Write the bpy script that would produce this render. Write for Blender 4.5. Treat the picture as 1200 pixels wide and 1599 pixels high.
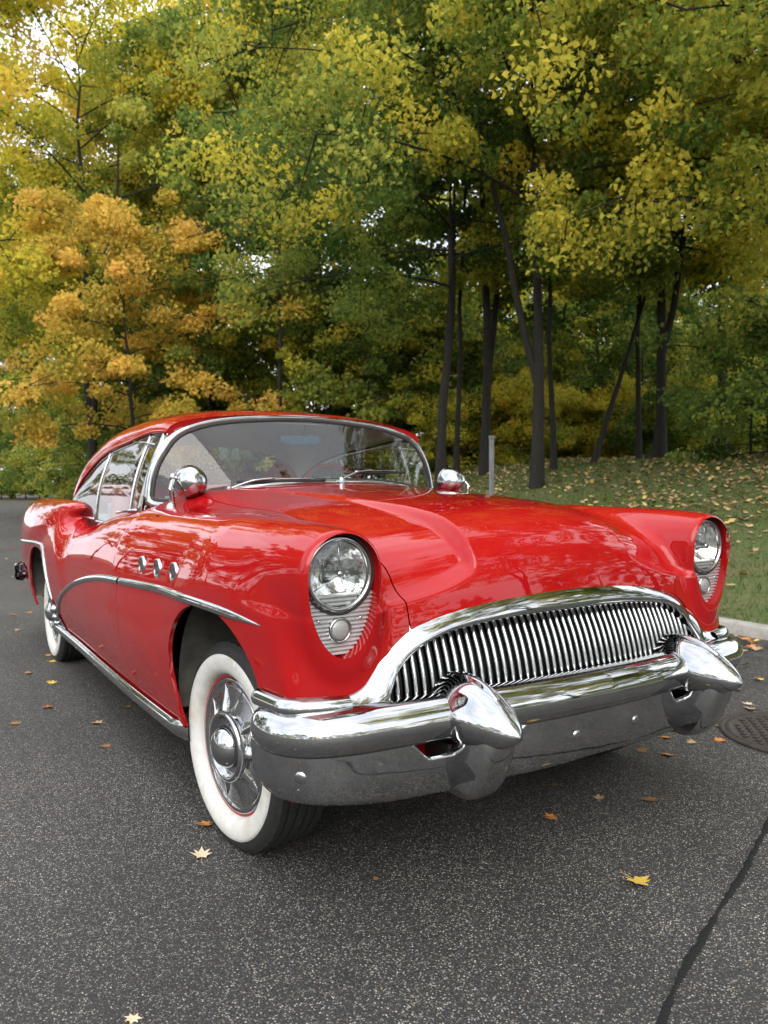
import bpy, bmesh, math, random
import numpy as np
from mathutils import Vector, Matrix

for o in list(bpy.data.objects):
    bpy.data.objects.remove(o, do_unlink=True)
scene = bpy.context.scene
COL = scene.collection
random.seed(7)
RNG = np.random.default_rng(11)

# ------------------------------------------------------------------ camera
CAM_POS = np.array([-1.747, -2.305, 1.152])
FPX, PITCH, YAW, ROLL = 1200.0, math.radians(-2.12), math.radians(32.9), math.radians(-0.22)
_fw = np.array([math.sin(YAW) * math.cos(PITCH), math.cos(YAW) * math.cos(PITCH), math.sin(PITCH)])
_r = np.array([math.cos(YAW), -math.sin(YAW), 0.0])
_u = np.cross(_r, _fw)
_R = _r * math.cos(ROLL) + _u * math.sin(ROLL)
_U = -_r * math.sin(ROLL) + _u * math.cos(ROLL)
cam_data = bpy.data.cameras.new('camera')
cam_data.sensor_fit = 'VERTICAL'
cam_data.sensor_height = 36.0
cam_data.lens = FPX / 1599.0 * 36.0
cam_data.clip_start = 0.05
cam_data.clip_end = 900.0
cam_data.dof.use_dof = True
cam_data.dof.focus_distance = 2.35
cam_data.dof.aperture_fstop = 5.0
cam = bpy.data.objects.new('camera', cam_data)
cam.matrix_world = Matrix(((_R[0], _U[0], -_fw[0], CAM_POS[0]), (_R[1], _U[1], -_fw[1], CAM_POS[1]),
                           (_R[2], _U[2], -_fw[2], CAM_POS[2]), (0, 0, 0, 1)))
COL.objects.link(cam)
scene.camera = cam


def pixel_ray(u, v):
    d = _fw + (u - 600.0) / FPX * _R - (v - 799.5) / FPX * _U
    return d


def at_distance(u, dist):
    """ground position seen in photo column u at a given depth"""
    d = pixel_ray(u, 755.0)
    p = CAM_POS + d * dist
    return float(p[0]), float(p[1])


# ------------------------------------------------------------------ world, sun, exposure
SUN_EL, SUN_AZ = math.radians(40.0), math.radians(215.0)   # azimuth clockwise from +Y
world = bpy.data.worlds.new('World')
scene.world = world
world.use_nodes = True
wn, wl = world.node_tree.nodes, world.node_tree.links
wn.clear()
w_out = wn.new('ShaderNodeOutputWorld')
w_bg = wn.new('ShaderNodeBackground')
w_bg.inputs['Strength'].default_value = 0.15
w_sky = wn.new('ShaderNodeTexSky')
w_sky.sky_type = 'NISHITA'
w_sky.sun_disc = False
w_sky.sun_elevation = SUN_EL
w_sky.sun_rotation = SUN_AZ
w_sky.air_density = 1.0
w_sky.dust_density = 2.0
w_sky.ozone_density = 1.0
# high overcast: the blue sky is seen only faintly through an even layer of cloud
w_tc = wn.new('ShaderNodeTexCoord')
w_noise = wn.new('ShaderNodeTexNoise')
w_noise.inputs['Scale'].default_value = 2.6
w_noise.inputs['Detail'].default_value = 6.0
w_noise.inputs['Roughness'].default_value = 0.55
w_map = wn.new('ShaderNodeMapping')
w_map.inputs['Scale'].default_value = (1.0, 1.0, 2.2)
wl.new(w_tc.outputs['Generated'], w_map.inputs['Vector'])
wl.new(w_map.outputs['Vector'], w_noise.inputs['Vector'])
w_ramp = wn.new('ShaderNodeValToRGB')
w_ramp.color_ramp.elements[0].position = 0.34
w_ramp.color_ramp.elements[0].color = (5.6, 6.0, 6.7, 1)
w_ramp.color_ramp.elements[1].position = 0.66
w_ramp.color_ramp.elements[1].color = (9.4, 9.5, 9.6, 1)
wl.new(w_noise.outputs['Fac'], w_ramp.inputs['Fac'])
w_mix = wn.new('ShaderNodeMixRGB')
w_mix.inputs['Fac'].default_value = 0.86
wl.new(w_sky.outputs['Color'], w_mix.inputs['Color1'])
wl.new(w_ramp.outputs['Color'], w_mix.inputs['Color2'])
wl.new(w_mix.outputs['Color'], w_bg.inputs['Color'])
wl.new(w_bg.outputs['Background'], w_out.inputs['Surface'])

sun_data = bpy.data.lights.new('sun', 'SUN')
sun_data.energy = 1.5
sun_data.angle = math.radians(58.0)
sun_data.color = (1.0, 0.96, 0.9)
sun = bpy.data.objects.new('sun', sun_data)
_sd = Vector((math.sin(SUN_AZ) * math.cos(SUN_EL), math.cos(SUN_AZ) * math.cos(SUN_EL), math.sin(SUN_EL)))
sun.rotation_euler = _sd.to_track_quat('Z', 'Y').to_euler()
COL.objects.link(sun)

scene.view_settings.view_transform = 'Standard'
scene.view_settings.look = 'None'
scene.view_settings.gamma = 1.0
scene.view_settings.use_curve_mapping = False
scene.view_settings.exposure = 1.05
scene.render.engine = 'CYCLES'
scene.cycles.max_bounces = 10
scene.cycles.glossy_bounces = 5
scene.cycles.transmission_bounces = 8
scene.cycles.transparent_max_bounces = 12
scene.cycles.caustics_reflective = False
scene.cycles.caustics_refractive = False
scene.cycles.use_denoising = True

# ------------------------------------------------------------------ materials


class NT:
    """small helper to write node materials"""

    def __init__(self, name):
        self.m = bpy.data.materials.new(name)
        self.m.use_nodes = True
        self.n, self.l = self.m.node_tree.nodes, self.m.node_tree.links
        self.n.clear()
        self.out = self.n.new('ShaderNodeOutputMaterial')

    def node(self, t, **kw):
        nd = self.n.new(t)
        for k, v in kw.items():
            setattr(nd, k, v)
        return nd

    def put(self, sock, v):
        if hasattr(v, 'node') and hasattr(v, 'is_output'):
            self.l.new(v, sock)
        elif isinstance(v, (tuple, list)) and sock.type == 'RGBA' and len(v) == 3:
            sock.default_value = (*v, 1)
        else:
            sock.default_value = v

    def coord(self, kind='Object', scale=None):
        c = self.node('ShaderNodeTexCoord').outputs[kind]
        if scale is not None:
            mp = self.node('ShaderNodeMapping')
            self.l.new(c, mp.inputs['Vector'])
            mp.inputs['Scale'].default_value = scale if isinstance(scale, (tuple, list)) else (scale,) * 3
            c = mp.outputs['Vector']
        return c

    def noise(self, scale, detail=4, rough=0.55, vec=None, out='Fac'):
        t = self.node('ShaderNodeTexNoise')
        t.inputs['Scale'].default_value = scale
        t.inputs['Detail'].default_value = detail
        t.inputs['Roughness'].default_value = rough
        self.l.new(vec if vec is not None else self.coord(), t.inputs['Vector'])
        return t.outputs[out]

    def voronoi(self, scale, out='Distance', vec=None, feature='F1'):
        t = self.node('ShaderNodeTexVoronoi', feature=feature)
        t.inputs['Scale'].default_value = scale
        self.l.new(vec if vec is not None else self.coord(), t.inputs['Vector'])
        return t.outputs[out]

    def ramp(self, fac, stops, interp='LINEAR'):
        r = self.node('ShaderNodeValToRGB')
        r.color_ramp.interpolation = interp
        e = r.color_ramp.elements
        while len(e) < len(stops):
            e.new(0.5)
        for i, (p, c) in enumerate(stops):
            e[i].position = p
            c = (c, c, c) if isinstance(c, (int, float)) else c
            e[i].color = (*c, 1) if len(c) == 3 else c
        self.put(r.inputs['Fac'], fac)
        return r.outputs['Color']

    def mix(self, fac, a, b, blend='MIX'):
        m = self.node('ShaderNodeMixRGB', blend_type=blend)
        self.put(m.inputs['Fac'], fac)
        self.put(m.inputs['Color1'], a)
        self.put(m.inputs['Color2'], b)
        return m.outputs['Color']

    def math(self, op, a, b=0.0):
        m = self.node('ShaderNodeMath', operation=op)
        self.put(m.inputs[0], a)
        self.put(m.inputs[1], b)
        return m.outputs[0]

    def bump(self, h, strength=0.3, dist=0.01, normal=None):
        b = self.node('ShaderNodeBump')
        self.put(b.inputs['Height'], h)
        b.inputs['Strength'].default_value = strength
        b.inputs['Distance'].default_value = dist
        if normal is not None:
            self.l.new(normal, b.inputs['Normal'])
        return b.outputs['Normal']

    def bsdf(self, **kw):
        p = self.node('ShaderNodeBsdfPrincipled')
        names = dict(color='Base Color', rough='Roughness', metal='Metallic', coat='Coat Weight',
                     coat_rough='Coat Roughness', spec='Specular IOR Level', trans='Transmission Weight',
                     ior='IOR', normal='Normal', sheen='Sheen Weight', alpha='Alpha', emit='Emission Color',
                     emit_s='Emission Strength', coat_normal='Coat Normal', coat_ior='Coat IOR')
        for k, v in kw.items():
            self.put(p.inputs[names[k]], v)
        self.l.new(p.outputs[0], self.out.inputs['Surface'])
        return p


def simple(name, color, rough=0.5, metal=0.0, var=0.15, scale=30.0, bump=0.0, **kw):
    t = NT(name)
    f = t.noise(scale, 5)
    lo = tuple(c * (1 - var) for c in color)
    hi = tuple(min(1, c * (1 + var)) for c in color)
    col = t.ramp(f, [(0.3, lo), (0.7, hi)])
    rr = t.ramp(t.noise(scale * 0.4, 4), [(0.3, max(0, rough * 0.85)), (0.7, min(1, rough * 1.15))])
    args = dict(color=col, rough=rr, metal=metal, **kw)
    if bump:
        args['normal'] = t.bump(f, bump, 0.004)
    t.bsdf(**args)
    return t.m


M = {}
# red enamel with a clear coat, faint waviness and rain-dried dust specks
t = NT('red_paint')
dust = t.ramp(t.voronoi(420, 'Distance'), [(0.0, 1.0), (0.10, 0.0)])
dmask = t.ramp(t.noise(9, 3), [(0.52, 0.0), (0.72, 1.0)])
df = t.math('MULTIPLY', dust, dmask)
col = t.ramp(t.noise(3, 3), [(0.3, (0.31, 0.0045, 0.006)), (0.7, (0.34, 0.006, 0.0075))])
col = t.mix(t.math('MULTIPLY', df, 0.16), col, (0.55, 0.4, 0.36))
wav = t.bump(t.noise(5.0, 2, 0.4), 0.014, 0.02)
t.bsdf(color=col, rough=0.5, spec=0.0, coat=1.0, coat_rough=0.012, coat_ior=1.42, coat_normal=wav)
M['red'] = t.m

t = NT('chrome')
n1 = t.noise(60, 5)
rg = t.ramp(n1, [(0.35, 0.035), (0.75, 0.085)])
nb = t.bump(t.noise(7, 2, 0.4), 0.05, 0.02)
t.bsdf(color=t.ramp(t.noise(14, 4), [(0.3, (0.40, 0.405, 0.415)), (0.7, (0.49, 0.495, 0.505))]), metal=1.0, rough=rg, normal=nb)
M['chrome'] = t.m
M['satin'] = simple('satin_metal', (0.55, 0.55, 0.56), 0.26, 1.0, 0.1, 40)
M['ribmetal'] = simple('brushed_aluminium', (0.66, 0.66, 0.67), 0.42, 0.75, 0.08, 60)
M['black'] = simple('black_paint', (0.012, 0.012, 0.013), 0.45, 0.0, 0.3, 20)
M['rubber'] = simple('black_rubber', (0.016, 0.016, 0.017), 0.62, 0.0, 0.3, 50)
M['liner'] = simple('wheel_well_liner', (0.085, 0.08, 0.07), 0.9, 0.0, 0.35, 14, 0.3)
M['under'] = simple('underbody', (0.012, 0.012, 0.012), 0.9, 0.0, 0.3, 14)
M['redplain'] = simple('red_wheel_paint', (0.45, 0.012, 0.015), 0.3, 0.0, 0.1, 20, coat=0.6)
M['vinyl'] = simple('pale_turquoise_vinyl', (0.62, 0.72, 0.72), 0.42, 0.0, 0.06, 25, 0.1)
M['vinylred'] = simple('dark_red_vinyl', (0.30, 0.02, 0.025), 0.4, 0.0, 0.1, 25, 0.1)
M['headliner'] = simple('grey_headliner', (0.42, 0.40, 0.37), 0.9, 0.0, 0.08, 40, 0.1)
M['bluemirror'] = simple('blue_plastic', (0.015, 0.07, 0.13), 0.3, 0.0, 0.1, 30)
M['taillens'] = simple('red_lens', (0.35, 0.006, 0.01), 0.12, 0.0, 0.1, 20, coat=1.0)

# tyre tread: black with fine sipes
t = NT('tyre_rubber')
nz = t.noise(40, 5)
t.bsdf(color=t.ramp(nz, [(0.3, (0.009, 0.009, 0.009)), (0.75, (0.022, 0.021, 0.020))]), rough=0.72,
       normal=t.bump(t.noise(160, 3), 0.35, 0.002))
M['tyre'] = t.m
# whitewall: cream rubber with brown scuffs
t = NT('whitewall_rubber')
st = t.ramp(t.noise(9, 5, 0.65), [(0.52, 0.0), (0.74, 1.0)])
c1 = t.ramp(t.noise(30, 4), [(0.3, (0.54, 0.535, 0.50)), (0.7, (0.63, 0.625, 0.59))])
t.bsdf(color=t.mix(t.math('MULTIPLY', st, 0.55), c1, (0.42, 0.34, 0.22)), rough=0.55, normal=t.bump(t.noise(90, 3), 0.12, 0.002))
M['whitewall'] = t.m

# glass of the car: thin tinted pane; Schlick reflectance that is the same from either side of the pane
def schlick(t, f0):
    ge = t.node('ShaderNodeNewGeometry')
    dt = t.node('ShaderNodeVectorMath', operation='DOT_PRODUCT')
    t.l.new(ge.outputs['Incoming'], dt.inputs[0])
    t.l.new(ge.outputs['Normal'], dt.inputs[1])
    c = t.math('ABSOLUTE', dt.outputs['Value'])
    p5 = t.math('POWER', t.math('SUBTRACT', 1.0, c), 5.0)
    return t.math('ADD', t.math('MULTIPLY', p5, 1.0 - f0), f0)


t = NT('window_glass')
gl = t.node('ShaderNodeBsdfGlossy')
gl.inputs['Roughness'].default_value = 0.0
tr = t.node('ShaderNodeBsdfTransparent')
tr.inputs['Color'].default_value = (0.80, 0.88, 0.85, 1)
mx = t.node('ShaderNodeMixShader')
ff = schlick(t, .07)
t.l.new(ff, mx.inputs[0])
t.l.new(tr.outputs[0], mx.inputs[1])
t.l.new(gl.outputs[0], mx.inputs[2])
t.l.new(mx.outputs[0], t.out.inputs['Surface'])
M['glass'] = t.m
t = NT('headlight_glass')
gl = t.node('ShaderNodeBsdfGlossy')
gl.inputs['Roughness'].default_value = 0.01
tr = t.node('ShaderNodeBsdfTransparent')
tr.inputs['Color'].default_value = (0.93, 0.95, 0.94, 1)
mx = t.node('ShaderNodeMixShader')
t.l.new(schlick(t, .06), mx.inputs[0])
t.l.new(tr.outputs[0], mx.inputs[1])
t.l.new(gl.outputs[0], mx.inputs[2])
t.l.new(mx.outputs[0], t.out.inputs['Surface'])
M['lens'] = t.m
t = NT('reflector_silver')
t.bsdf(color=(0.8, 0.8, 0.8), metal=1.0, rough=t.ramp(t.noise(20, 3), [(0.3, 0.05), (0.7, 0.16)]),
       normal=t.bump(t.noise(26, 2), 0.25, 0.01))
M['reflector'] = t.m
t = NT('frosted_lens')
t.bsdf(color=(0.26, 0.26, 0.25), rough=0.22, spec=0.5, coat=0.5,
       normal=t.bump(t.noise(220, 2), 0.2, 0.002))
M['frost'] = t.m

# ------------------------------------------------------------------ object helpers


def new_mesh(name, verts, faces, mat, smooth=True, normals=None):
    me = bpy.data.meshes.new(name)
    me.from_pydata([tuple(map(float, v)) for v in verts], [], [tuple(map(int, f)) for f in faces])
    if smooth:
        me.polygons.foreach_set('use_smooth', [True] * len(me.polygons))
    if mat is not None:
        me.materials.append(M[mat] if isinstance(mat, str) else mat)
    me.update()
    if normals is not None:
        me.normals_split_custom_set_from_vertices([tuple(map(float, v)) for v in normals])
    return me


def link(name, me, parent=None, label=None, category=None, group=None, kind=None, loc=None, rot=None):
    o = bpy.data.objects.new(name, me)
    COL.objects.link(o)
    if parent is not None:
        o.parent = parent
    if loc is not None:
        o.location = loc
    if rot is not None:
        o.rotation_euler = rot
    for k, v in (('label', label), ('category', category), ('group', group), ('kind', kind)):
        if v is not None:
            o[k] = v
    return o


def part(name, verts, faces, mat, parent=None, smooth=True, normals=None, angle=None, **kw):
    me = new_mesh(name, verts, faces, mat, smooth, normals)
    if angle is not None and normals is None:
        me.set_sharp_from_angle(angle=math.radians(angle))
    return link(name, me, parent, **kw)


class MB:
    """collects geometry for ONE mesh"""

    def __init__(self):
        self.v, self.f = [], []

    def add(self, v, f):
        o = len(self.v)
        self.v.extend([tuple(map(float, p)) for p in v])
        self.f.extend([tuple(i + o for i in q) for q in f])
        return self

    def grid(self, P, close_u=False, close_v=False, flip=False):
        P = np.asarray(P, float)
        nu, nv = P.shape[:2]
        f = []
        for i in range(nu - (0 if close_u else 1)):
            for j in range(nv - (0 if close_v else 1)):
                a, b = i * nv + j, ((i + 1) % nu) * nv + j
                c, d = ((i + 1) % nu) * nv + (j + 1) % nv, i * nv + (j + 1) % nv
                f.append((a, d, c, b) if flip else (a, b, c, d))
        return self.add(P.reshape(-1, 3), f)

    def box(self, c, s, rz=0.0):
        c = np.asarray(c, float)
        h = np.asarray(s, float) / 2
        v = np.array([(x, y, z) for x in (-1, 1) for y in (-1, 1) for z in (-1, 1)], float) * h
        if rz:
            cs, sn = math.cos(rz), math.sin(rz)
            v = np.stack([v[:, 0] * cs - v[:, 1] * sn, v[:, 0] * sn + v[:, 1] * cs, v[:, 2]], 1)
        return self.add(v + c, [(0, 1, 3, 2), (4, 6, 7, 5), (0, 4, 5, 1), (2, 3, 7, 6), (0, 2, 6, 4), (1, 5, 7, 3)])

    def tube(self, path, rad, n=8, cap=True, closed=False, flat=1.0, up=(0, 0, 1)):
        """tube round a path; rad may vary; flat squashes along `up`-side"""
        path = np.asarray(path, float)
        k = len(path)
        rad = np.full(k, rad, float) if np.ndim(rad) == 0 else np.asarray(rad, float)
        if closed:
            tan = np.roll(path, -1, 0) - np.roll(path, 1, 0)
        else:
            tan = np.gradient(path, axis=0)
        tan /= np.linalg.norm(tan, axis=1)[:, None] + 1e-12
        upv = np.asarray(up, float)
        a = np.cross(tan, upv)
        ln = np.linalg.norm(a, axis=1)
        bad = ln < 1e-3
        if bad.any():
            a[bad] = np.cross(tan[bad], np.array([0.3, 0.9, 0.1]))
            ln = np.linalg.norm(a, axis=1)
        a /= ln[:, None]
        b = np.cross(a, tan)
        th = np.linspace(0, 2 * math.pi, n, endpoint=False)
        P = path[:, None] + rad[:, None, None] * (np.cos(th)[None, :, None] * a[:, None] + flat * np.sin(th)[None, :, None] * b[:, None])
        o = len(self.v)
        self.grid(P, close_u=closed, close_v=True)
        if cap and not closed:
            self.f.append(tuple(o + i for i in range(n)))
            self.f.append(tuple(o + (k - 1) * n + i for i in reversed(range(n))))
        return self

    def lathe(self, prof, n=48, axis='x', c=(0, 0, 0)):
        """prof = [(radius, along-axis)]"""
        prof = np.asarray(prof, float)
        th = np.linspace(0, 2 * math.pi, n, endpoint=False)
        r, h = prof[:, 0][:, None], prof[:, 1][:, None] + 0 * th[None]
        ca, sa = r * np.cos(th)[None], r * np.sin(th)[None]
        if axis == 'x':
            P = np.stack([h, ca, sa], -1)
        elif axis == 'y':
            P = np.stack([sa, h, ca], -1)
        else:
            P = np.stack([ca, sa, h], -1)
        return self.grid(P + np.asarray(c, float), close_v=True)

    def build(self, name, mat, parent=None, smooth=True, angle=None, **kw):
        return part(name, self.v, self.f, mat, parent, smooth, None, angle, **kw)


def spline(pts, n=600):
    """smooth 1-D interpolation through (x, y) points (monotone-friendly cubic)"""
    pts = sorted(pts)
    x = np.array([p[0] for p in pts], float)
    y = np.array([p[1] for p in pts], float)
    h = np.diff(x)
    d = np.diff(y) / h
    m = np.empty(len(x))
    m[1:-1] = (d[:-1] * h[1:] + d[1:] * h[:-1]) / (h[1:] + h[:-1])
    m[0], m[-1] = d[0], d[-1]
    xs = np.linspace(x[0], x[-1], n)
    i = np.clip(np.searchsorted(x, xs, side='right') - 1, 0, len(h) - 1)
    s = (xs - x[i]) / h[i]
    ys = ((2 * s**3 - 3 * s**2 + 1) * y[i] + (s**3 - 2 * s**2 + s) * h[i] * m[i]
          + (-2 * s**3 + 3 * s**2) * y[i + 1] + (s**3 - s**2) * h[i] * m[i + 1])
    return lambda q: np.interp(q, xs, ys)


def path3(pts, n=60, closed=False):
    """smooth 3-D curve through points, evenly sampled"""
    P = np.asarray(pts, float)
    if closed:
        P = np.vstack([P, P[:1]])
    s = np.concatenate([[0], np.cumsum(np.linalg.norm(np.diff(P, axis=0), axis=1))])
    if closed:
        L = s[-1]
        s2 = np.concatenate([s[-4:-1] - L, s, s[1:4] + L])
        P2 = np.vstack([P[-4:-1], P, P[1:4]])
        q = np.linspace(0, L, n, endpoint=False)
        return np.stack([spline(list(zip(s2, P2[:, k])), 4000)(q) for k in range(P.shape[1])], 1)
    q = np.linspace(0, s[-1], n)
    return np.stack([spline(list(zip(s, P[:, k])), 4000)(q) for k in range(P.shape[1])], 1)


def sstep(t):
    t = np.clip(t, 0, 1)
    return t * t * (3 - 2 * t)


def smin(a, b, k):
    h = np.clip(0.5 + 0.5 * (b - a) / k, 0, 1)
    return b + (a - b) * h - k * h * (1 - h)


def smax(a, b, k):
    return -smin(-a, -b, k)
# ------------------------------------------------------------------ the car body as a smooth implicit surface
# car frame: nose towards -Y, front axle at y = 0, ground z = 0, rear axle y = 3.1
W_s = spline([(-.80, .84), (-.62, .893), (-.4, .922), (-.1, .943), (.4, .958), (.9, .964), (1.4, .960), (2.0, .952),
              (2.6, .952), (3.2, .945), (3.8, .915), (4.2, .87), (4.5, .82)])
inset_s = spline([(.15, .11), (.25, .070), (.33, .045), (.42, .022), (.55, .005), (.68, 0), (.78, .003), (.88, .012),
                  (.97, .032), (1.05, .062), (1.25, .16)])
zc_s = spline([(-.90, -.6), (-.72, .10), (-.68, .62), (-.66, .79), (-.645, .865), (-.62, .93), (-.58, .985), (-.52, 1.030), (-.45, 1.060),
               (-.3, 1.088), (-.1, 1.106), (.2, 1.123), (.5, 1.137), (.8, 1.152), (1.0, 1.135), (1.2, 1.065), (1.4, 1.02),
               (1.6, .985), (1.8, .955), (2.0, .94), (2.3, .955), (2.8, 1.02), (3.2, 1.07), (3.6, 1.055), (4.0, .985),
               (4.2, .91), (4.32, .80), (4.40, .55), (4.5, .0)], 2400)
drop_s = spline([(-.9, .19), (-.5, .17), (0, .125), (.7, .088), (1.2, .03), (1.5, 0), (2.5, 0), (3.2, .10), (4.5, .14)])
# front fender tube
ft_top = spline([(-.8, 1.032), (-.62, 1.034), (-.5, 1.044), (-.2, 1.052), (.4, 1.053), (.9, 1.048), (1.1, 1.040), (1.3, 1.028), (1.55, 1.003), (1.75, .975), (2.0, .945), (2.4, .90), (3.0, .84)])
ft_out = spline([(-.8, .884), (-.62, .889), (-.5, .905), (-.35, .924), (-.1, .941), (.4, .957), (.9, .963), (1.4, .959), (2.0, .951), (2.4, .95), (3.0, .944)])
ft_in = spline([(-.8, .655), (-.62, .652), (-.5, .640), (-.3, .615), (0, .58), (1.5, .56)])
ft_mid = spline([(-.8, .925), (-.62, .922), (-.5, .905), (-.25, .84), (.1, .77), (.5, .72), (1.5, .70)])
ft_bot = spline([(-.8, .685), (-.62, .682), (-.5, .64), (-.3, .52), (0, .42), (1.5, .36)])
rt_top = spline([(1.4, 1.03), (1.7, 1.042), (2.0, 1.054), (2.4, 1.060), (3.0, 1.060), (3.4, 1.058), (3.8, 1.052), (4.1, 1.04), (4.5, .97)])
rt_out = spline([(1.4, .955), (2.0, .960), (2.4, .966), (2.8, .972), (3.2, .970), (3.7, .945), (4.1, .895), (4.5, .83)])
ac_crease = spline([(-.8, .36), (-.56, .318), (-.45, .312), (0, .33), (.8, .375)])
lip_s = spline([(0, .93), (.28, .925), (.34, .895), (.40, .868), (.46, .848), (.53, .832), (.60, .82), (1.1, .80)])


def tube_f(a, z, ac, hw, zm, up, dn, p):
    u = np.abs(a - ac) / hw + 1e-6
    w = np.where(z > zm, (z - zm) / up, (zm - z) / dn) + 1e-6
    g = (u**p + w**p)**(1 / p)
    hz = np.where(z > zm, up, dn)
    gu = (u / g)**(p - 1) / hw
    gw = (w / g)**(p - 1) / hz
    return (g - 1) / np.sqrt(gu**2 + gw**2 + 1e-12)


def H_top(a, y):
    return zc_s(y - .14 * np.minimum(a, .62 + .25 * np.clip(a - .62, 0, 1))**2 * (y < 1.0)) - drop_s(y) * a * a - 1.9 * np.clip(a - .58, 0, 1)**2 * sstep((y + .1) / .5) * (1 - sstep((y - 2.0) / .5))


def body_f(P):
    x, y, z = P[..., 0], P[..., 1], P[..., 2]
    a = np.sqrt(x * x + 1e-8)
    side = a - (W_s(y) - inset_s(z))
    e = .004
    H = H_top(a, y)
    Ha = (H_top(a + e, y) - H) / e
    Hy = (H_top(a, y + e) - H_top(a, y - e)) / (2 * e)
    top = (z - H) / np.sqrt(1 + Ha * Ha + Hy * Hy)
    # the raised centre of the hood: flanks scooped in beside it, down to the lip above the grille
    fl = sstep((a - ac_crease(y)) / .038) * sstep((z - lip_s(a)) / .038) * sstep((.85 - y) / .5)
    depth = .036 - .026 * sstep((y + .48) / .65)
    top = top + depth * fl
    f = smax(side, top, .13)
    # front fender with its headlight pod
    o, i_ = ft_out(y), ft_in(y)
    tu = tube_f(a, z, (o + i_) / 2, (o - i_) / 2, ft_mid(y), ft_top(y) - ft_mid(y), ft_mid(y) - ft_bot(y),
                2.0 + .25 * sstep((y + .5) / .6))
    yf = -.616 + .10 * np.clip(.90 - z, 0, 1)
    tu = smax(tu, yf - y, .030)
    tu = smax(tu, (y - 2.95), .3)
    f = smin(f, tu, .060)
    # rear fender with its hop-up
    ro = rt_out(y)
    ri = .60
    rt = tube_f(a, z, (ro + ri) / 2, (ro - ri) / 2, .74, rt_top(y) - .74, .42, 2.35)
    rt = smax(rt, (2.06 + (1.055 - z) * 3.4 - y) / 3.54, .15)
    rt = smax(rt, (y - 4.28), .22)
    f = smin(f, rt, .045)
    return f


def body_grad(P, e=.0015):
    f0 = body_f(P)
    g = np.empty(P.shape)
    for k in range(3):
        Q = P.copy()
        Q[..., k] += e
        g[..., k] = (body_f(Q) - f0) / e
    return f0, g


def body_normal(P):
    g = body_grad(np.asarray(P, float))[1]
    return g / (np.linalg.norm(g, axis=-1)[..., None] + 1e-12)


def side_x(y, z):
    """x of the near (negative) body side at (y, z)"""
    y, z = np.broadcast_arrays(np.asarray(y, float), np.asarray(z, float))
    lo, hi = np.full(y.shape, .45), np.full(y.shape, 1.15)
    for _ in range(40):
        m = (lo + hi) / 2
        ins = body_f(np.stack([-m, y, z], -1)) < 0
        lo, hi = np.where(ins, m, lo), np.where(ins, hi, m)
    return -(lo + hi) / 2


def top_z(x, y, hi0=1.3, lo0=.7):
    x, y = np.broadcast_arrays(np.asarray(x, float), np.asarray(y, float))
    lo, hi = np.full(y.shape, lo0), np.full(y.shape, hi0)
    for _ in range(40):
        m = (lo + hi) / 2
        ins = body_f(np.stack([x, y, m], -1)) < 0
        lo, hi = np.where(ins, m, lo), np.where(ins, hi, m)
    return (lo + hi) / 2


def front_y(x, z):
    x, z = np.broadcast_arrays(np.asarray(x, float), np.asarray(z, float))
    lo, hi = np.full(x.shape, -1.0), np.full(x.shape, .4)
    for _ in range(40):
        m = (lo + hi) / 2
        ins = body_f(np.stack([x, m, z], -1)) < 0
        lo, hi = np.where(ins, lo, m), np.where(ins, m, hi)
    return (lo + hi) / 2


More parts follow.
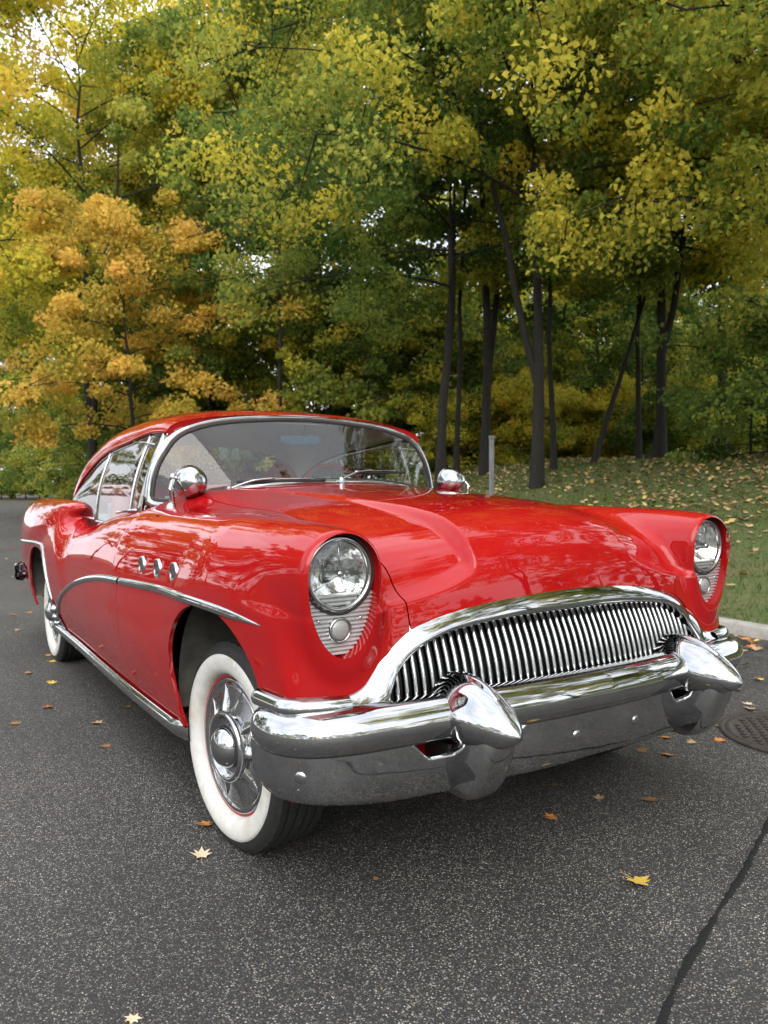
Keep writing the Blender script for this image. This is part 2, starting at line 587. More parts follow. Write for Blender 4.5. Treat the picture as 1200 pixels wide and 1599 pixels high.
def extract_body(h=.0065):
    o = np.array([-1.02, -.72, .24])
    n = np.ceil((np.array([.05, 4.46, 1.20]) - o) / h).astype(int) + 1
    c = 6
    nc = n // c + 1
    idx = np.stack(np.meshgrid(*[np.arange(k) for k in nc], indexing='ij'), -1)
    fc = body_f(o + (idx * c + c / 2) * h)
    keep = np.abs(fc) < c * h * 1.6
    full = np.full(tuple(nc * c), 1.0, np.float32)
    mask = np.repeat(np.repeat(np.repeat(keep, c, 0), c, 1), c, 2)
    ii = np.argwhere(mask)
    full[~mask] = np.where(np.repeat(np.repeat(np.repeat(fc, c, 0), c, 1), c, 2)[~mask] < 0, -1, 1)
    val = np.empty(len(ii), np.float32)
    for s in range(0, len(ii), 800000):
        val[s:s + 800000] = body_f(o + ii[s:s + 800000] * h)
    full[mask] = val
    neg = full < 0
    cnt = sum(neg[i:neg.shape[0] - 1 + i, j:neg.shape[1] - 1 + j, k:neg.shape[2] - 1 + k].astype(np.int8)
              for i in (0, 1) for j in (0, 1) for k in (0, 1))
    cells = np.argwhere((cnt > 0) & (cnt < 8))
    vid = np.full(cnt.shape, -1, np.int64)
    vid[tuple(cells.T)] = np.arange(len(cells))
    acc = np.zeros((len(cells), 3))
    num = np.zeros(len(cells))
    corners = [(i, j, k) for i in (0, 1) for j in (0, 1) for k in (0, 1)]
    for a in range(8):
        for b in range(a + 1, 8):
            da = np.array(corners[b]) - np.array(corners[a])
            if np.abs(da).sum() != 1:
                continue
            fa = full[tuple((cells + corners[a]).T)]
            fb = full[tuple((cells + corners[b]).T)]
            cr = (fa < 0) != (fb < 0)
            tt = np.where(cr, fa / np.where(cr, fa - fb, 1), 0)
            p = np.array(corners[a]) + tt[:, None] * da
            acc += np.where(cr[:, None], p, 0)
            num += cr
    V = o + (cells + acc / num[:, None]) * h
    for _ in range(3):
        f0, g = body_grad(V)
        st = f0[:, None] * g / (np.sum(g * g, -1)[:, None] + 1e-9)
        ln = np.linalg.norm(st, axis=1)
        st *= np.minimum(1, .5 * h / (ln + 1e-12))[:, None]
        V = V - st
    quads = []
    for ax in range(3):
        b, c2 = [(1, 2), (2, 0), (0, 1)][ax]
        s0 = [slice(None)] * 3
        s1 = [slice(None)] * 3
        s0[ax], s1[ax] = slice(0, -1), slice(1, None)
        cr = np.argwhere(neg[tuple(s0)] != neg[tuple(s1)])
        ok = (cr[:, b] > 0) & (cr[:, c2] > 0)
        for k in range(3):
            ok &= cr[:, k] < cnt.shape[k]
        cr = cr[ok]
        eb, ec = np.zeros(3, int), np.zeros(3, int)
        eb[b] = 1
        ec[c2] = 1
        q = np.stack([vid[tuple(cr.T)], vid[tuple((cr - eb).T)], vid[tuple((cr - eb - ec).T)], vid[tuple((cr - ec).T)]], 1)
        quads.append(q[(q >= 0).all(1)])
    Q = np.vstack(quads)
    N = body_normal(V)
    fn = np.cross(V[Q[:, 2]] - V[Q[:, 0]], V[Q[:, 3]] - V[Q[:, 1]])
    fl = np.sum(fn * N[Q[:, 0]], 1) < 0
    Q[fl] = Q[fl][:, ::-1]
    return V, Q


class Sheet:
    """open polygon mesh that can be trimmed along any field g >= 0"""

    def __init__(self, V, Q, extra=()):
        self.V, self.Q, self.X = V, Q, list(extra)

    def clip(self, g, collect=None):
        """g: function(points)->value; keeps g >= 0. collect: list receiving cut edges as point pairs"""
        V = self.V
        val = g(V)
        inn = val >= 0
        qi = inn[self.Q].sum(1) if len(self.Q) else np.zeros(0, int)
        keep = self.Q[qi == 4]
        todo = [list(q) for q in self.Q[(qi > 0) & (qi < 4)]]
        X = []
        for q in self.X:
            s = sum(bool(inn[i]) for i in q)
            if s == len(q):
                X.append(q)
            elif s:
                todo.append(list(q))
        newv, cache = [], {}
        n0 = len(V)

        def cut(i, j):
            k = (i, j) if i < j else (j, i)
            if k not in cache:
                t_ = val[i] / (val[i] - val[j])
                newv.append(V[i] + (V[j] - V[i]) * t_)
                cache[k] = n0 + len(newv) - 1
            return cache[k]
        cutedges = []
        for q in todo:
            out, cuts = [], []
            for s in range(len(q)):
                i, j = q[s], q[(s + 1) % len(q)]
                if inn[i]:
                    out.append(i)
                if inn[i] != inn[j]:
                    c = cut(i, j)
                    out.append(c)
                    cuts.append(c)
            if len(out) >= 3:
                X.append(out)
                if len(cuts) == 2:
                    # order so that the panel lies on the left
                    a, b = cuts
                    ia = out.index(a)
                    if out[(ia + 1) % len(out)] != b:
                        a, b = b, a
                    cutedges.append((a, b))
        V2 = np.vstack([V, np.array(newv)]) if newv else V
        if newv:   # settle new points back on the surface
            sub = V2[n0:]
            f0, gr = body_grad(sub)
            V2[n0:] = sub - np.clip(f0, -.002, .002)[:, None] * gr / (np.sum(gr * gr, -1)[:, None] + 1e-9)
        if collect is not None:
            collect.extend([(V2[a], V2[b]) for a, b in cutedges])
        return Sheet(V2, keep, X)

    def compact(self):
        used = np.unique(np.concatenate([self.Q.ravel()] + [np.array(q) for q in self.X]).astype(np.int64))
        mp = np.full(len(self.V), -1, np.int64)
        mp[used] = np.arange(len(used))
        return Sheet(self.V[used], mp[self.Q], [[int(mp[i]) for i in q] for q in self.X])


def weld_edges(edges, tol=1e-5):
    pts, ids, out = [], {}, []
    for a, b in edges:
        r = []
        for p in (a, b):
            k = tuple(np.round(p / tol).astype(int))
            if k not in ids:
                ids[k] = len(pts)
                pts.append(p)
            r.append(ids[k])
        if r[0] != r[1]:
            out.append(r)
    return np.array(pts), out


def panel(name, sheet, parent, flanges=(), mat='red', both=False, mirror=False, **kw):
    """flanges: list of (edges, offset function(points, normals)->offset vectors)"""
    s = sheet.compact()
    N = body_normal(s.V)
    V = [s.V]
    Nn = [N]
    F = [list(q) for q in s.Q] + [list(q) for q in s.X]
    base = len(s.V)
    have = set(map(tuple, np.round(s.V / 1e-5).astype(np.int64)))
    for edges, off in flanges:
        edges = [e for e in edges if tuple(np.round(e[0] / 1e-5).astype(np.int64)) in have
                 and tuple(np.round(e[1] / 1e-5).astype(np.int64)) in have]
        if not edges:
            continue
        P, E = weld_edges(edges)
        n = body_normal(P)
        O = off(P, n)
        P2 = P + O
        en = np.zeros_like(P)
        for a, b in E:
            c = np.cross(P[b] - P[a], O[a])
            en[a] -= c
            en[b] -= c
        en /= np.linalg.norm(en, axis=1)[:, None] + 1e-12
        k = len(P)
        V += [P, P2]
        Nn += [en, en]
        for a, b in E:
            F.append([base + b, base + a, base + k + a, base + k + b])
        base += 2 * k
    V = np.vstack(V)
    Nn = np.vstack(Nn)
    if mirror or both:
        Vm, Nm = V * [-1, 1, 1], Nn * [-1, 1, 1]
        Fm = [q[::-1] for q in F]
        if mirror:
            V, Nn, F = Vm, Nm, Fm
        else:
            Fm = [[i + len(V) for i in q] for q in Fm]
            V, Nn, F = np.vstack([V, Vm]), np.vstack([Nn, Nm]), F + Fm
    # keep shading normals consistent with the faces
    return part(name, V, F, mat, parent, True, Nn, **kw)


BV, BQ = extract_body()
BODY = Sheet(BV, BQ)
GAP = .0021


def inward(d):
    return lambda P, n: -n * d


car = bpy.data.objects.new('classic_car', None)
car.empty_display_size = .3
COL.objects.link(car)
car['label'] = 'glossy red two-door vintage car with chrome grille and whitewall tyres parked on the asphalt'
car['category'] = 'car'

# --- trimming curves
seam_hood = spline([(-.80, .545), (-.66, .560), (-.62, .566), (-.575, .572), (-.5, .575), (-.4, .586), (0, .622), (.7, .655), (1.5, .660)])
seam_door = spline([(.0, .70), (.34, .775), (.40, .81), (.47, .858), (.60, .888), (.75, .893), (.90, .878), (1.00, .852), (1.04, .842), (1.3, .80)])
arch_up = spline([(0, .832), (.29, .818), (.46, .793), (.564, .767), (.615, .733), (.662, .683), (.71, .628), (.743, .585), (.76, .555), (.80, .50), (1.2, .0)])


def g_wheel(yc, zc, ry, up, dn, p):
    def g(P):
        u = np.abs((P[:, 1] - yc) / ry)
        w = np.where(P[:, 2] > zc, (P[:, 2] - zc) / up, (zc - P[:, 2]) / dn)
        w = np.abs(w)
        return ((u**p + w**p)**(1 / p) - 1) * .3
    return g


g_front_arch = g_wheel(-.078, .50, .342, .284, .9, 2.15)
g_rear_arch = g_wheel(3.03, .42, .47, .335, .5, 2.1)
EGG_C = (.770, .920)


def egg_r(P, grow=0.0):
    a, z = np.abs(P[:, 0]), P[:, 2]
    u = (a - EGG_C[0]) / (.1055 + grow)
    dz = z - EGG_C[1]
    w = np.where(dz > 0, dz / (.1055 + grow), dz / (.215 + grow))
    return np.sqrt(u * u + w * w) - 1


def g_egg(P):
    return np.where(P[:, 1] < -.45, egg_r(P) * .1, 1.0)


def g_hood_side(P):      # >0 on the fender side of the hood seam
    return np.abs(P[:, 0]) - seam_hood(P[:, 1])


def g_cowl(P):           # >0 behind the hood's rear edge
    return P[:, 1] - (.66 + .12 * P[:, 0]**2)


def g_door(P):
    return P[:, 1] - seam_door(P[:, 2])


def g_cabin(P):          # >0 outside the cabin opening
    a, y = np.abs(P[:, 0]), P[:, 1]
    front = .825 + .30 * (a / .8)**2.6
    inside = np.minimum(np.minimum(.795 - a, y - front), 3.05 - y)
    inside = np.where(P[:, 2] > .86, inside, -1)
    return -inside


def g_grille(P):
    a = np.abs(P[:, 0])
    return np.where(P[:, 1] < -.45, P[:, 2] - arch_up(a) + .010, 1.0)


def g_seam_rear(P):      # door / quarter
    return P[:, 1] - (1.995 - .10 * np.clip(P[:, 2] - .8, 0, 1))


def g_trunk(P):          # >0 inside trunk lid
    a, y = np.abs(P[:, 0]), P[:, 1]
    return np.minimum(np.minimum(.60 - a, y - 3.42), P[:, 2] - .62)


def g_bottom(P):
    lim = np.where(P[:, 1] < -.36, .535, .315)
    return P[:, 2] - lim


def neg(g, off=0.0):
    return lambda P: -g(P) - off


def pos(g, off=0.0):
    return lambda P: g(P) - off


half = BODY.clip(lambda P: -P[:, 0])
front = half.clip(lambda P: .70 - P[:, 1] + .4)
# hood
c = []
hd = front.clip(neg(g_hood_side, GAP), c).clip(neg(g_cowl, GAP), c).clip(pos(g_grille), c)
hood = panel('hood', hd.clip(lambda P: P[:, 2] - .5), car, [(c, inward(.016))], both=True)
# cowl
c = []
cw = half.clip(lambda P: 1.6 - P[:, 1]).clip(neg(g_hood_side, GAP), c).clip(pos(g_cowl, GAP), c).clip(pos(g_cabin)).clip(lambda P: P[:, 2] - .9)
cowl = panel('cowl', cw, car, [(c, inward(.016))], both=True)
# front fenders
c, ca, ce, cb = [], [], [], []
fd = half.clip(lambda P: 1.5 - P[:, 1]).clip(neg(g_door, GAP), c).clip(pos(g_hood_side, GAP), c).clip(g_cabin)
fd = fd.clip(g_front_arch, ca).clip(g_bottom, cb).clip(g_egg, ce).clip(pos(g_grille), c)


def arch_in(P, n):
    o = np.zeros_like(P)
    o[:, 0] = .014
    return o


def egg_in(P, n):
    o = np.zeros_like(P)
    o[:, 1] = .05
    return o


fl_ = [(c, inward(.016)), (ca, arch_in), (ce, egg_in), (cb, inward(.012))]
fenders = [panel('front_fender', fd, car, fl_), panel('front_fender', fd, car, fl_, mirror=True)]
# doors
c = []
dr = half.clip(pos(g_door, GAP), c).clip(neg(g_seam_rear, GAP), c).clip(g_cabin, c).clip(g_bottom, c).clip(lambda P: -.5 - P[:, 0])
doors = [panel('door', dr, car, [(c, inward(.016))]), panel('door', dr, car, [(c, inward(.016))], mirror=True)]
# rear quarters, deck
c, ca = [], []
rq = half.clip(pos(g_seam_rear, GAP), c).clip(g_cabin, c).clip(g_rear_arch, ca).clip(g_bottom, c).clip(neg(g_trunk, GAP), c)
quarters = [panel('rear_quarter', rq, car, [(c, inward(.016)), (ca, arch_in)]), panel('rear_quarter', rq, car, [(c, inward(.016)), (ca, arch_in)], mirror=True)]
c = []
tk = half.clip(pos(g_trunk, GAP), c)
trunk = panel('trunk_lid', tk, car, [(c, inward(.016))], both=True)
# ------------------------------------------------------------------ helpers for paired parts
def mirrored(mb):
    m = MB()
    m.v = [(-x, y, z) for x, y, z in mb.v]
    m.f = [tuple(reversed(q)) for q in mb.f]
    return m


def pair(name, mb, mat, parent=None, parents=None, **kw):
    pa = parents or (parent, parent)
    return [mb.build(name, mat, pa[0], **kw), mirrored(mb).build(name, mat, pa[1], **kw)]


def band(mb, path, nrm, width, height, n=7, taper=None, side=None):
    """half-round moulding lying on a surface: path points, surface normals, full width, height"""
    path, nrm = np.asarray(path, float), np.asarray(nrm, float)
    tan = np.gradient(path, axis=0)
    tan /= np.linalg.norm(tan, axis=1)[:, None]
    s = np.cross(tan, nrm)
    s /= np.linalg.norm(s, axis=1)[:, None]
    k = len(path)
    tp = np.ones(k) if taper is None else np.asarray(taper, float)
    th = np.linspace(0, math.pi, n)
    P = (path[:, None] + tp[:, None, None] * (np.cos(th)[None, :, None] * s[:, None] * width / 2
         + np.sin(th)[None, :, None] * nrm[:, None] * height) - nrm[:, None] * .002)
    return mb.grid(P, flip=True)


def on_side(yz):
    yz = np.asarray(yz, float)
    x = side_x(yz[:, 0], yz[:, 1])
    P = np.stack([x, yz[:, 0], yz[:, 1]], 1)
    return P, body_normal(P)


# ------------------------------------------------------------------ side mouldings
spear = path3([(-.455, .775), (-.37, .781), (-.218, .787), (.02, .790), (.33, .787), (.78, .768), (1.19, .743), (1.60, .690),
               (1.95, .618), (2.20, .535), (2.38, .440), (2.46, .365)], 120)
P, N = on_side(spear)
i_d = int(np.argmin(np.abs(P[:, 1] - .885)))
tp = sstep((P[:, 1] + .47) / .30)**.6
m = MB()
band(m, P[:i_d], N[:i_d], .030, .013, taper=tp[:i_d])
pair('side_moulding', m, 'chrome', parents=fenders)
m = MB()
band(m, P[i_d:], N[i_d:], .030, .013)
pair('side_moulding', m, 'chrome', parents=doors)
rs = path3([(2.47, .36), (2.52, .44), (2.575, .55), (2.635, .66), (2.70, .74), (2.78, .772), (2.95, .780), (3.3, .772), (3.8, .75), (4.2, .72)], 80)
P, N = on_side(rs)
m = MB()
band(m, P, N, .027, .012)
pair('side_moulding', m, 'chrome', parents=quarters)
# chrome stone guard in front of the rear wheel, with its stepped ornaments
m = MB()
yy = np.linspace(2.30, 2.60, 12)
G = []
for y in yy:
    zt = .335 + .20 * ((y - 2.30) / .30)
    zz = np.linspace(.30, min(zt, .52), 8)
    x = side_x(np.full(8, y), zz) - .006
    G.append(np.stack([x, np.full(8, y), zz], 1))
m.grid(G)
for k, (y, z, r) in enumerate([(2.50, .425, .030), (2.525, .375, .026), (2.545, .335, .022)]):
    x = float(side_x(y, z))
    m.lathe([(0, -.030), (r * .5, -.026), (r * .85, -.014), (r, .004)], 16, 'x', (x, y, z))
pair('stone_guard', m, 'chrome', parents=quarters)
# rocker moulding
yy = np.linspace(.255, 2.62, 60)
xr = side_x(yy, np.full(60, .345))
prof = [(-.004, .330), (-.016, .322), (-.018, .305), (-.012, .285), (0.004, .268), (.03, .255), (.06, .25)]
ends = sstep((yy - .24) / .10)
G = [[(xr[i] + (dx if dx > 0 else dx * ends[i]) + .02 * (1 - ends[i]), yy[i], z) for dx, z in prof] for i in range(60)]
m = MB()
m.grid(G)
pair('rocker_moulding', m, 'chrome', car)

# ventiports: three chrome portholes on each front fender
for k, (y, z) in enumerate([(.597, .847), (.410, .852), (.228, .855)]):
    P, N = on_side([(y, z)])
    c0, n0 = P[0], N[0]
    ang = math.atan2(n0[2], math.hypot(n0[0], n0[1]))
    ring = MB().lathe([(.027, .006), (.0285, -.002), (.0305, -.0055), (.0345, -.0060), (.0370, -.0040), (.0385, .004)], 36, 'x', c0)
    rr = pair('porthole', ring, 'chrome', car)
    # inner dish, hollowed along a horizontal axis: dark above, bright below
    th = np.linspace(0, 2 * math.pi, 36, endpoint=False)
    rows = [[(c0[0] - .0060 + .0042 * math.cos(math.pi / 2 * r * math.sin(a) / .0285), c0[1] + r * math.cos(a), c0[2] + r * math.sin(a)) for a in th]
            for r in np.linspace(.0285, .0, 9)]
    pair('porthole_dish', MB().grid(rows, close_v=True, flip=True), 'chrome', parents=rr)

# ------------------------------------------------------------------ headlights
th = np.linspace(0, 2 * math.pi, 72, endpoint=False)


def egg_pt(t_, grow, y):
    c_, s_ = math.cos(t_), math.sin(t_)
    h = .1055 + grow if s_ > 0 else .215 + grow
    return (-EGG_C[0] + (.1055 + grow) * c_, y, EGG_C[1] + h * s_)


LY = -.572      # plane of the lamp ring
LC = (-.770, LY, .919)
backing = MB()
rows = [[egg_pt(t_, .004, LY + .012) for t_ in th],
        [(-EGG_C[0] + .094 * math.cos(t_), LY + .014, .919 + .094 * math.sin(t_)) for t_ in th]]
backing.grid(rows, close_v=True, flip=True)
heads = pair('headlight', backing, 'black', car)
ring = MB().lathe([(.1005, .012), (.1005, -.004), (.098, -.013), (.094, -.0175), (.0885, -.016), (.0845, -.010), (.084, -.004)], 64, 'y', LC)
pair('trim_ring', ring, 'chrome', parents=heads)
gasket = MB().lathe([(.1078, .013), (.1070, -.009), (.1040, -.0115), (.1002, -.010), (.0995, .013)], 64, 'y', LC)
pair('rubber_gasket', gasket, 'rubber', parents=heads)
refl = MB()
rp = [(r, .065 - .062 * (1 - (r / .088)**2) - .066 * (r / .088)**2 * 1.0 + .0) for r in np.linspace(0.0, .0885, 14)]
rp = [(r, .058 - 8.3 * r * r) for r in np.linspace(0, .0885, 14)]
refl.lathe(rp, 48, 'y', LC)
pair('reflector', refl, 'reflector', parents=heads)
lens = MB().lathe([(r, -.031 + 2.3 * r * r) for r in np.linspace(0, .090, 14)], 48, 'y', LC)
pair('lens', lens, 'lens', parents=heads)
bulb = MB().lathe([(0, -.020), (.008, -.020), (.0105, -.014), (.0105, .004), (.018, .016), (.020, .040)], 24, 'y', LC)
pair('bulb_shield', bulb, 'chrome', parents=heads)
for a in (90, 210, 330):
    tri = MB()
    ca, sa = math.cos(math.radians(a)), math.sin(math.radians(a))
    tri.tube([(LC[0] + ca * r, LC[1] - .014 + .012 * (r / .088), LC[2] + sa * r) for r in (.009, .05, .0885)], .0016, 6)
    pair('lens_bar', tri, 'chrome', parents=heads)
# ribbed parking-lamp plate below each lamp
plate = MB()
zt, zb = .868, EGG_C[1] - .213
zz = []
z = zt
nrib = 15
ps = (zt - zb) / nrib
rows = []
for k in range(nrib):
    for q, dep in ((0.0, .003), (.22, -.0015), (.45, -.0045), (.72, -.0045), (.86, .003)):
        zz.append((zt - (k + q) * ps, dep))
for z, dep in zz:
    w = math.sqrt(max(0, 1 - ((EGG_C[1] - z) / .2145)**2)) * .1050
    rows.append([(-EGG_C[0] + w * s_, LY - .004 + dep, z) for s_ in (-1, -.4, .4, 1)])
plate.grid(rows, flip=False)
plates = pair('parking_lamp_plate', plate, 'ribmetal', parents=heads, smooth=False)
PC = (-.769, LY - .006, .773)
pl = MB().lathe([(0, -.013), (.012, -.0125), (.022, -.010), (.0265, -.006), (.0275, 0)], 32, 'y', PC)
pair('parking_lamp_lens', pl, 'frost', parents=heads)
pr = MB().lathe([(.0272, -.006), (.0295, -.009), (.033, -.007), (.034, .004)], 32, 'y', PC)
pair('parking_lamp_ring', pr, 'chrome', parents=heads)
for sx in (-1, 1):
    sc_ = MB().lathe([(0, -.006), (.003, -.006), (.0048, -.003), (.005, .003)], 12, 'y', (PC[0] + sx * .062, PC[1], .800))
    pair('screw', sc_, 'satin', parents=heads)

# ------------------------------------------------------------------ grille
arch_lo = spline([(0, .760), (.28, .755), (.466, .733), (.58, .678), (.625, .640), (.650, .600), (.664, .555), (.68, .50), (1, .2)])
gx = .70
back = MB()
rows = []
for x in np.linspace(-.74, .74, 40):
    yb = -.575 + .10 * x * x
    rows.append([(x, yb, .44), (x, yb + .02, .62), (x, yb + .08, max(.5, float(arch_up(abs(x))) - .005))])
back.grid(rows, flip=True)
grille = back.build('grille', 'black', car)
bot = MB()
rows = [[(x, -.565 + .10 * x * x, .50), (x, -.66 + .12 * x * x, .515), (x, -.70 + .12 * x * x, .50)] for x in np.linspace(-.72, .72, 30)]
bot.grid(rows)
bot.build('grille_floor', 'black', grille)
NT_ = 49
xs = np.linspace(-.645, .645, NT_)
for x in xs:
    zt = float(arch_lo(abs(x))) + .012
    zb = .520
    pts = []
    for s_ in np.linspace(0, 1, 12):
        z = zb + (zt - zb) * s_
        h = (z - zb) / .245
        y = -.672 + .12 * x * x + .075 * h**2.0
        pts.append((x * (1 - .012 * h), y, z))
    pts = np.array(pts)
    m = MB()
    tan = np.gradient(pts, axis=0)
    tan /= np.linalg.norm(tan, axis=1)[:, None]
    rows = []
    for p, tg in zip(pts, tan):
        nrm = np.array([0, -tg[2], tg[1]])
        w = .0062
        rows.append([p + np.array([w * c_, 0, 0]) + nrm * d for c_, d in ((-1, -.010), (-1, 0), (-.8, .005), (-.35, .0082), (.35, .0082), (.8, .005), (1, 0), (1, -.010))])
    m.grid(rows)
    m.f.append(tuple(range(len(rows) * 8 - 8, len(rows) * 8)))
    m.f.append(tuple(reversed(range(8))))
    m.build('grille_bar', 'chrome', grille, angle=50)

# chrome arch over the grille
ao = [(.0, .836), (.15, .832), (.29, .821), (.40, .807), (.46, .796), (.52, .782), (.564, .768), (.600, .748), (.635, .718), (.665, .683), (.692, .650), (.715, .626), (.745, .612), (.79, .608)]
ai = [(.0, .760), (.15, .759), (.28, .755), (.38, .746), (.466, .733), (.52, .714), (.565, .688), (.595, .662), (.620, .632), (.638, .602), (.650, .580), (.668, .562), (.70, .556), (.79, .556)]
ao = np.array(ao)
ai = np.array(ai)
full_o = np.vstack([ao[::-1] * [-1, 1], ao[1:]])
full_i = np.vstack([ai[::-1] * [-1, 1], ai[1:]])
So = path3(full_o, 150)
Si = path3(full_i, 150)
rows = []
for (xo, zo), (xi, zi) in zip(So, Si):
    yo, yi = -.647 + .15 * xo * xo, -.632 + .10 * xi * xi
    wl_ = sstep((abs(xo) - .60) / .08)
    if wl_ > 0:
        yo += wl_ * (min(yo, float(front_y(xo, zo)) - .001) - yo)
        yi += wl_ * (min(yi, float(front_y(xo, zo)) - .001) - yi)
    r = []
    for s_ in np.linspace(0, 1, 19):
        bul = .037 * ((1 - (1 - s_ / .72)**1.6) if s_ < .72 else (1 - ((s_ - .72) / .28)**2.4))
        r.append((xo + (xi - xo) * s_, yo + (yi - yo) * s_ - bul, zo + (zi - zo) * s_))
    r.append((r[-1][0], r[-1][1] + .05, r[-1][2] - .004))
    r.insert(0, (r[0][0], r[0][1] + .02, r[0][2]))
    rows.append(r)
MB().grid(rows).build('grille_surround', 'chrome', grille)
# side wings of the surround, running out along the fender above the bumper
wp = path3([(-.735, .590), (-.80, .588), (-.86, .588), (-.905, .585)], 30)
Wc = []
for x_ in np.linspace(.765, .885, 22):
    z_ = .586
    y_ = float(front_y(-x_, z_))
    Wc.append((-x_, y_, z_))
for y_ in np.linspace(Wc[-1][1], -.385, 12)[1:]:
    Wc.append((float(side_x(y_, .584)), y_, .584))
Wc = path3(Wc, 44)
Nn = body_normal(Wc)
Nn[:, 2] = 0
Nn /= np.linalg.norm(Nn, axis=1)[:, None]
tp = np.minimum(1, sstep((np.arange(44)[::-1] + 1.2) / 6.0))
m = MB()
ts_ = sstep(np.arange(44) / 9.0)
band(m, Wc + Nn * .002, Nn, .052, .032, 9, taper=(.35 + .65 * tp) * (.92 + .08 * ts_))
pair('surround_wing', m, 'chrome', grille)

# ------------------------------------------------------------------ front bumper
bx = spline([(0, -.800), (.20, -.793), (.40, -.770), (.55, -.738), (.70, -.692), (.82, -.636), (.90, -.582), (.955, -.515), (.985, -.44), (.99, -.30)])
# plan curve sampled by arc so the wrapped ends stay smooth
plan = path3([(0, -.782), (.20, -.772), (.40, -.742), (.55, -.716), (.70, -.686), (.80, -.658), (.875, -.615), (.914, -.560), (.928, -.50), (.930, -.425)], 90)
full = np.vstack([plan[::-1] * [-1, 1], plan[1:]])
tan = np.gradient(full, axis=0)
tan /= np.linalg.norm(tan, axis=1)[:, None]
nout = np.stack([tan[:, 1], -tan[:, 0]], 1)     # outward (towards -Y at the centre)
if nout[len(full) // 2][1] > 0:
    nout = -nout
rise = lambda a: .505 + .030 * np.clip(1 - np.abs(a) / .9, 0, 1) * 0 + .0 * a


def bar_rows(prof, sel, zoff):
    rows = []
    for i in sel:
        e = min(i, len(full) - 1 - i)
        q = 1.0
        if e < 8:
            q = math.sqrt(max(0.0, 1 - ((8 - e) / 8.0)**2)) * .75 + .25
        rows.append([(full[i, 0] + nout[i, 0] * d * q, full[i, 1] + nout[i, 1] * d * q, (z - .53) * (.55 + .45 * q) + .53 + zoff(full[i, 0])) for d, z in prof])
    return rows


zo = lambda x: .030 * (1 - min(1, abs(x) / .95)**2) - .004
bar_prof = [(-.075, .562), (-.055, .576), (-.025, .582), (.005, .577), (.028, .564), (.043, .545), (.048, .522), (.044, .501), (.034, .484), (.026, .474), (.012, .472), (-.01, .478)]
bumper = MB().grid(bar_rows(bar_prof, range(len(full)), zo)).build('front_bumper', 'chrome', car)
# lower valance with the two cut-outs beside the guards
nf = len(full)
val = MB()
V_ = []
prof_n = 11
rows = []
for i in range(nf):
    ax = abs(full[i, 0])
    e = min(i, nf - 1 - i)
    q = 1.0 if e > 10 else math.sqrt(max(0.02, 1 - ((10 - e) / 10.0)**2))
    ztop = .474 + zo(full[i, 0])
    # notch beside the guards
    nt = sstep((ax - .285) / .07) * (1 - sstep((ax - .585) / .065))
    nt = max(0, nt) * .046
    zt = ztop + .016 - nt * 1.25
    zl = .339 + .016 * sstep((ax - .65) / .3) + .055 * (1 - q) + .024 * max(0, 1 - ax / .6)
    r = []
    for s_ in np.linspace(0, 1, prof_n):
        z = zt + (zl - zt) * s_
        u = (.474 + zo(full[i, 0]) - z) / .14
        d = .024 - .010 * max(0, u) - .040 * max(0, u - .45)**1.6
        r.append((full[i, 0] + nout[i, 0] * d, full[i, 1] + nout[i, 1] * d, z))
    p0 = r[0]
    lp = (p0[0] - nout[i, 0] * .014, p0[1] - nout[i, 1] * .014, p0[2] + .001)
    pl_ = r[-1]
    r.append((pl_[0] - nout[i, 0] * .035, pl_[1] - nout[i, 1] * .035, pl_[2] - .004))
    r.insert(0, lp)
    rows.append(r)
val.grid(rows)
val.build('bumper_valance', 'chrome', bumper)
# red filler pan and dark brackets seen through the cut-outs
pan = MB()
rows = []
for x in np.linspace(-.86, .86, 40):
    yb = float(np.interp(abs(x), plan[:, 0], plan[:, 1])) + .10
    rows.append([(x, yb + .06, .30), (x, yb, .40), (x, yb + .01, .47), (x, yb + .06, .52)])
pan.grid(rows)
pan.build('filler_pan', 'red', bumper)
for sx in (-1, 1):
    MB().box((sx * .50, -.64, .43), (.05, .16, .07)).build('bumper_bracket', 'black', bumper, smooth=False)


def val_point(x, z):
    i = int(np.argmin(np.abs(full[:, 0] - x)))
    u = (.474 + zo(x) - z) / .14
    d = .024 - .010 * max(0, u) - .040 * max(0, u - .45)**1.6
    return np.array([full[i, 0] + nout[i, 0] * d, full[i, 1] + nout[i, 1] * d, z]), nout[i]


def dome(c, n2, r, h, parent, mat='chrome', name='bolt'):
    n3 = np.array([n2[0], n2[1], 0.0])
    a = np.array([-n2[1], n2[0], 0.0])
    b = np.array([0, 0, 1.0])
    thh = np.linspace(0, 2 * math.pi, 20, endpoint=False)
    rows = []
    for rr_, hh in ((1.15, -.1), (1.0, 0.05), (.92, .55), (.65, .86), (.3, .98), (.001, 1.0)):
        rows.append([c + n3 * hh * h + rr_ * r * (math.cos(t_) * a + math.sin(t_) * b) for t_ in thh])
    mb = MB()
    mb.grid(rows, close_v=True, flip=True)
    return mb.build(name, mat, parent)


for x in (-.129, .129):
    p, n2 = val_point(x, .440)
    dome(p, n2, .0150, .0055, bumper)
for x in (-.885, .885):
    p, n2 = val_point(x, .425)
    dome(p, n2, .0150, .0055, bumper)

# bumper guards: bullet over a blade-like foot
GX = -.462


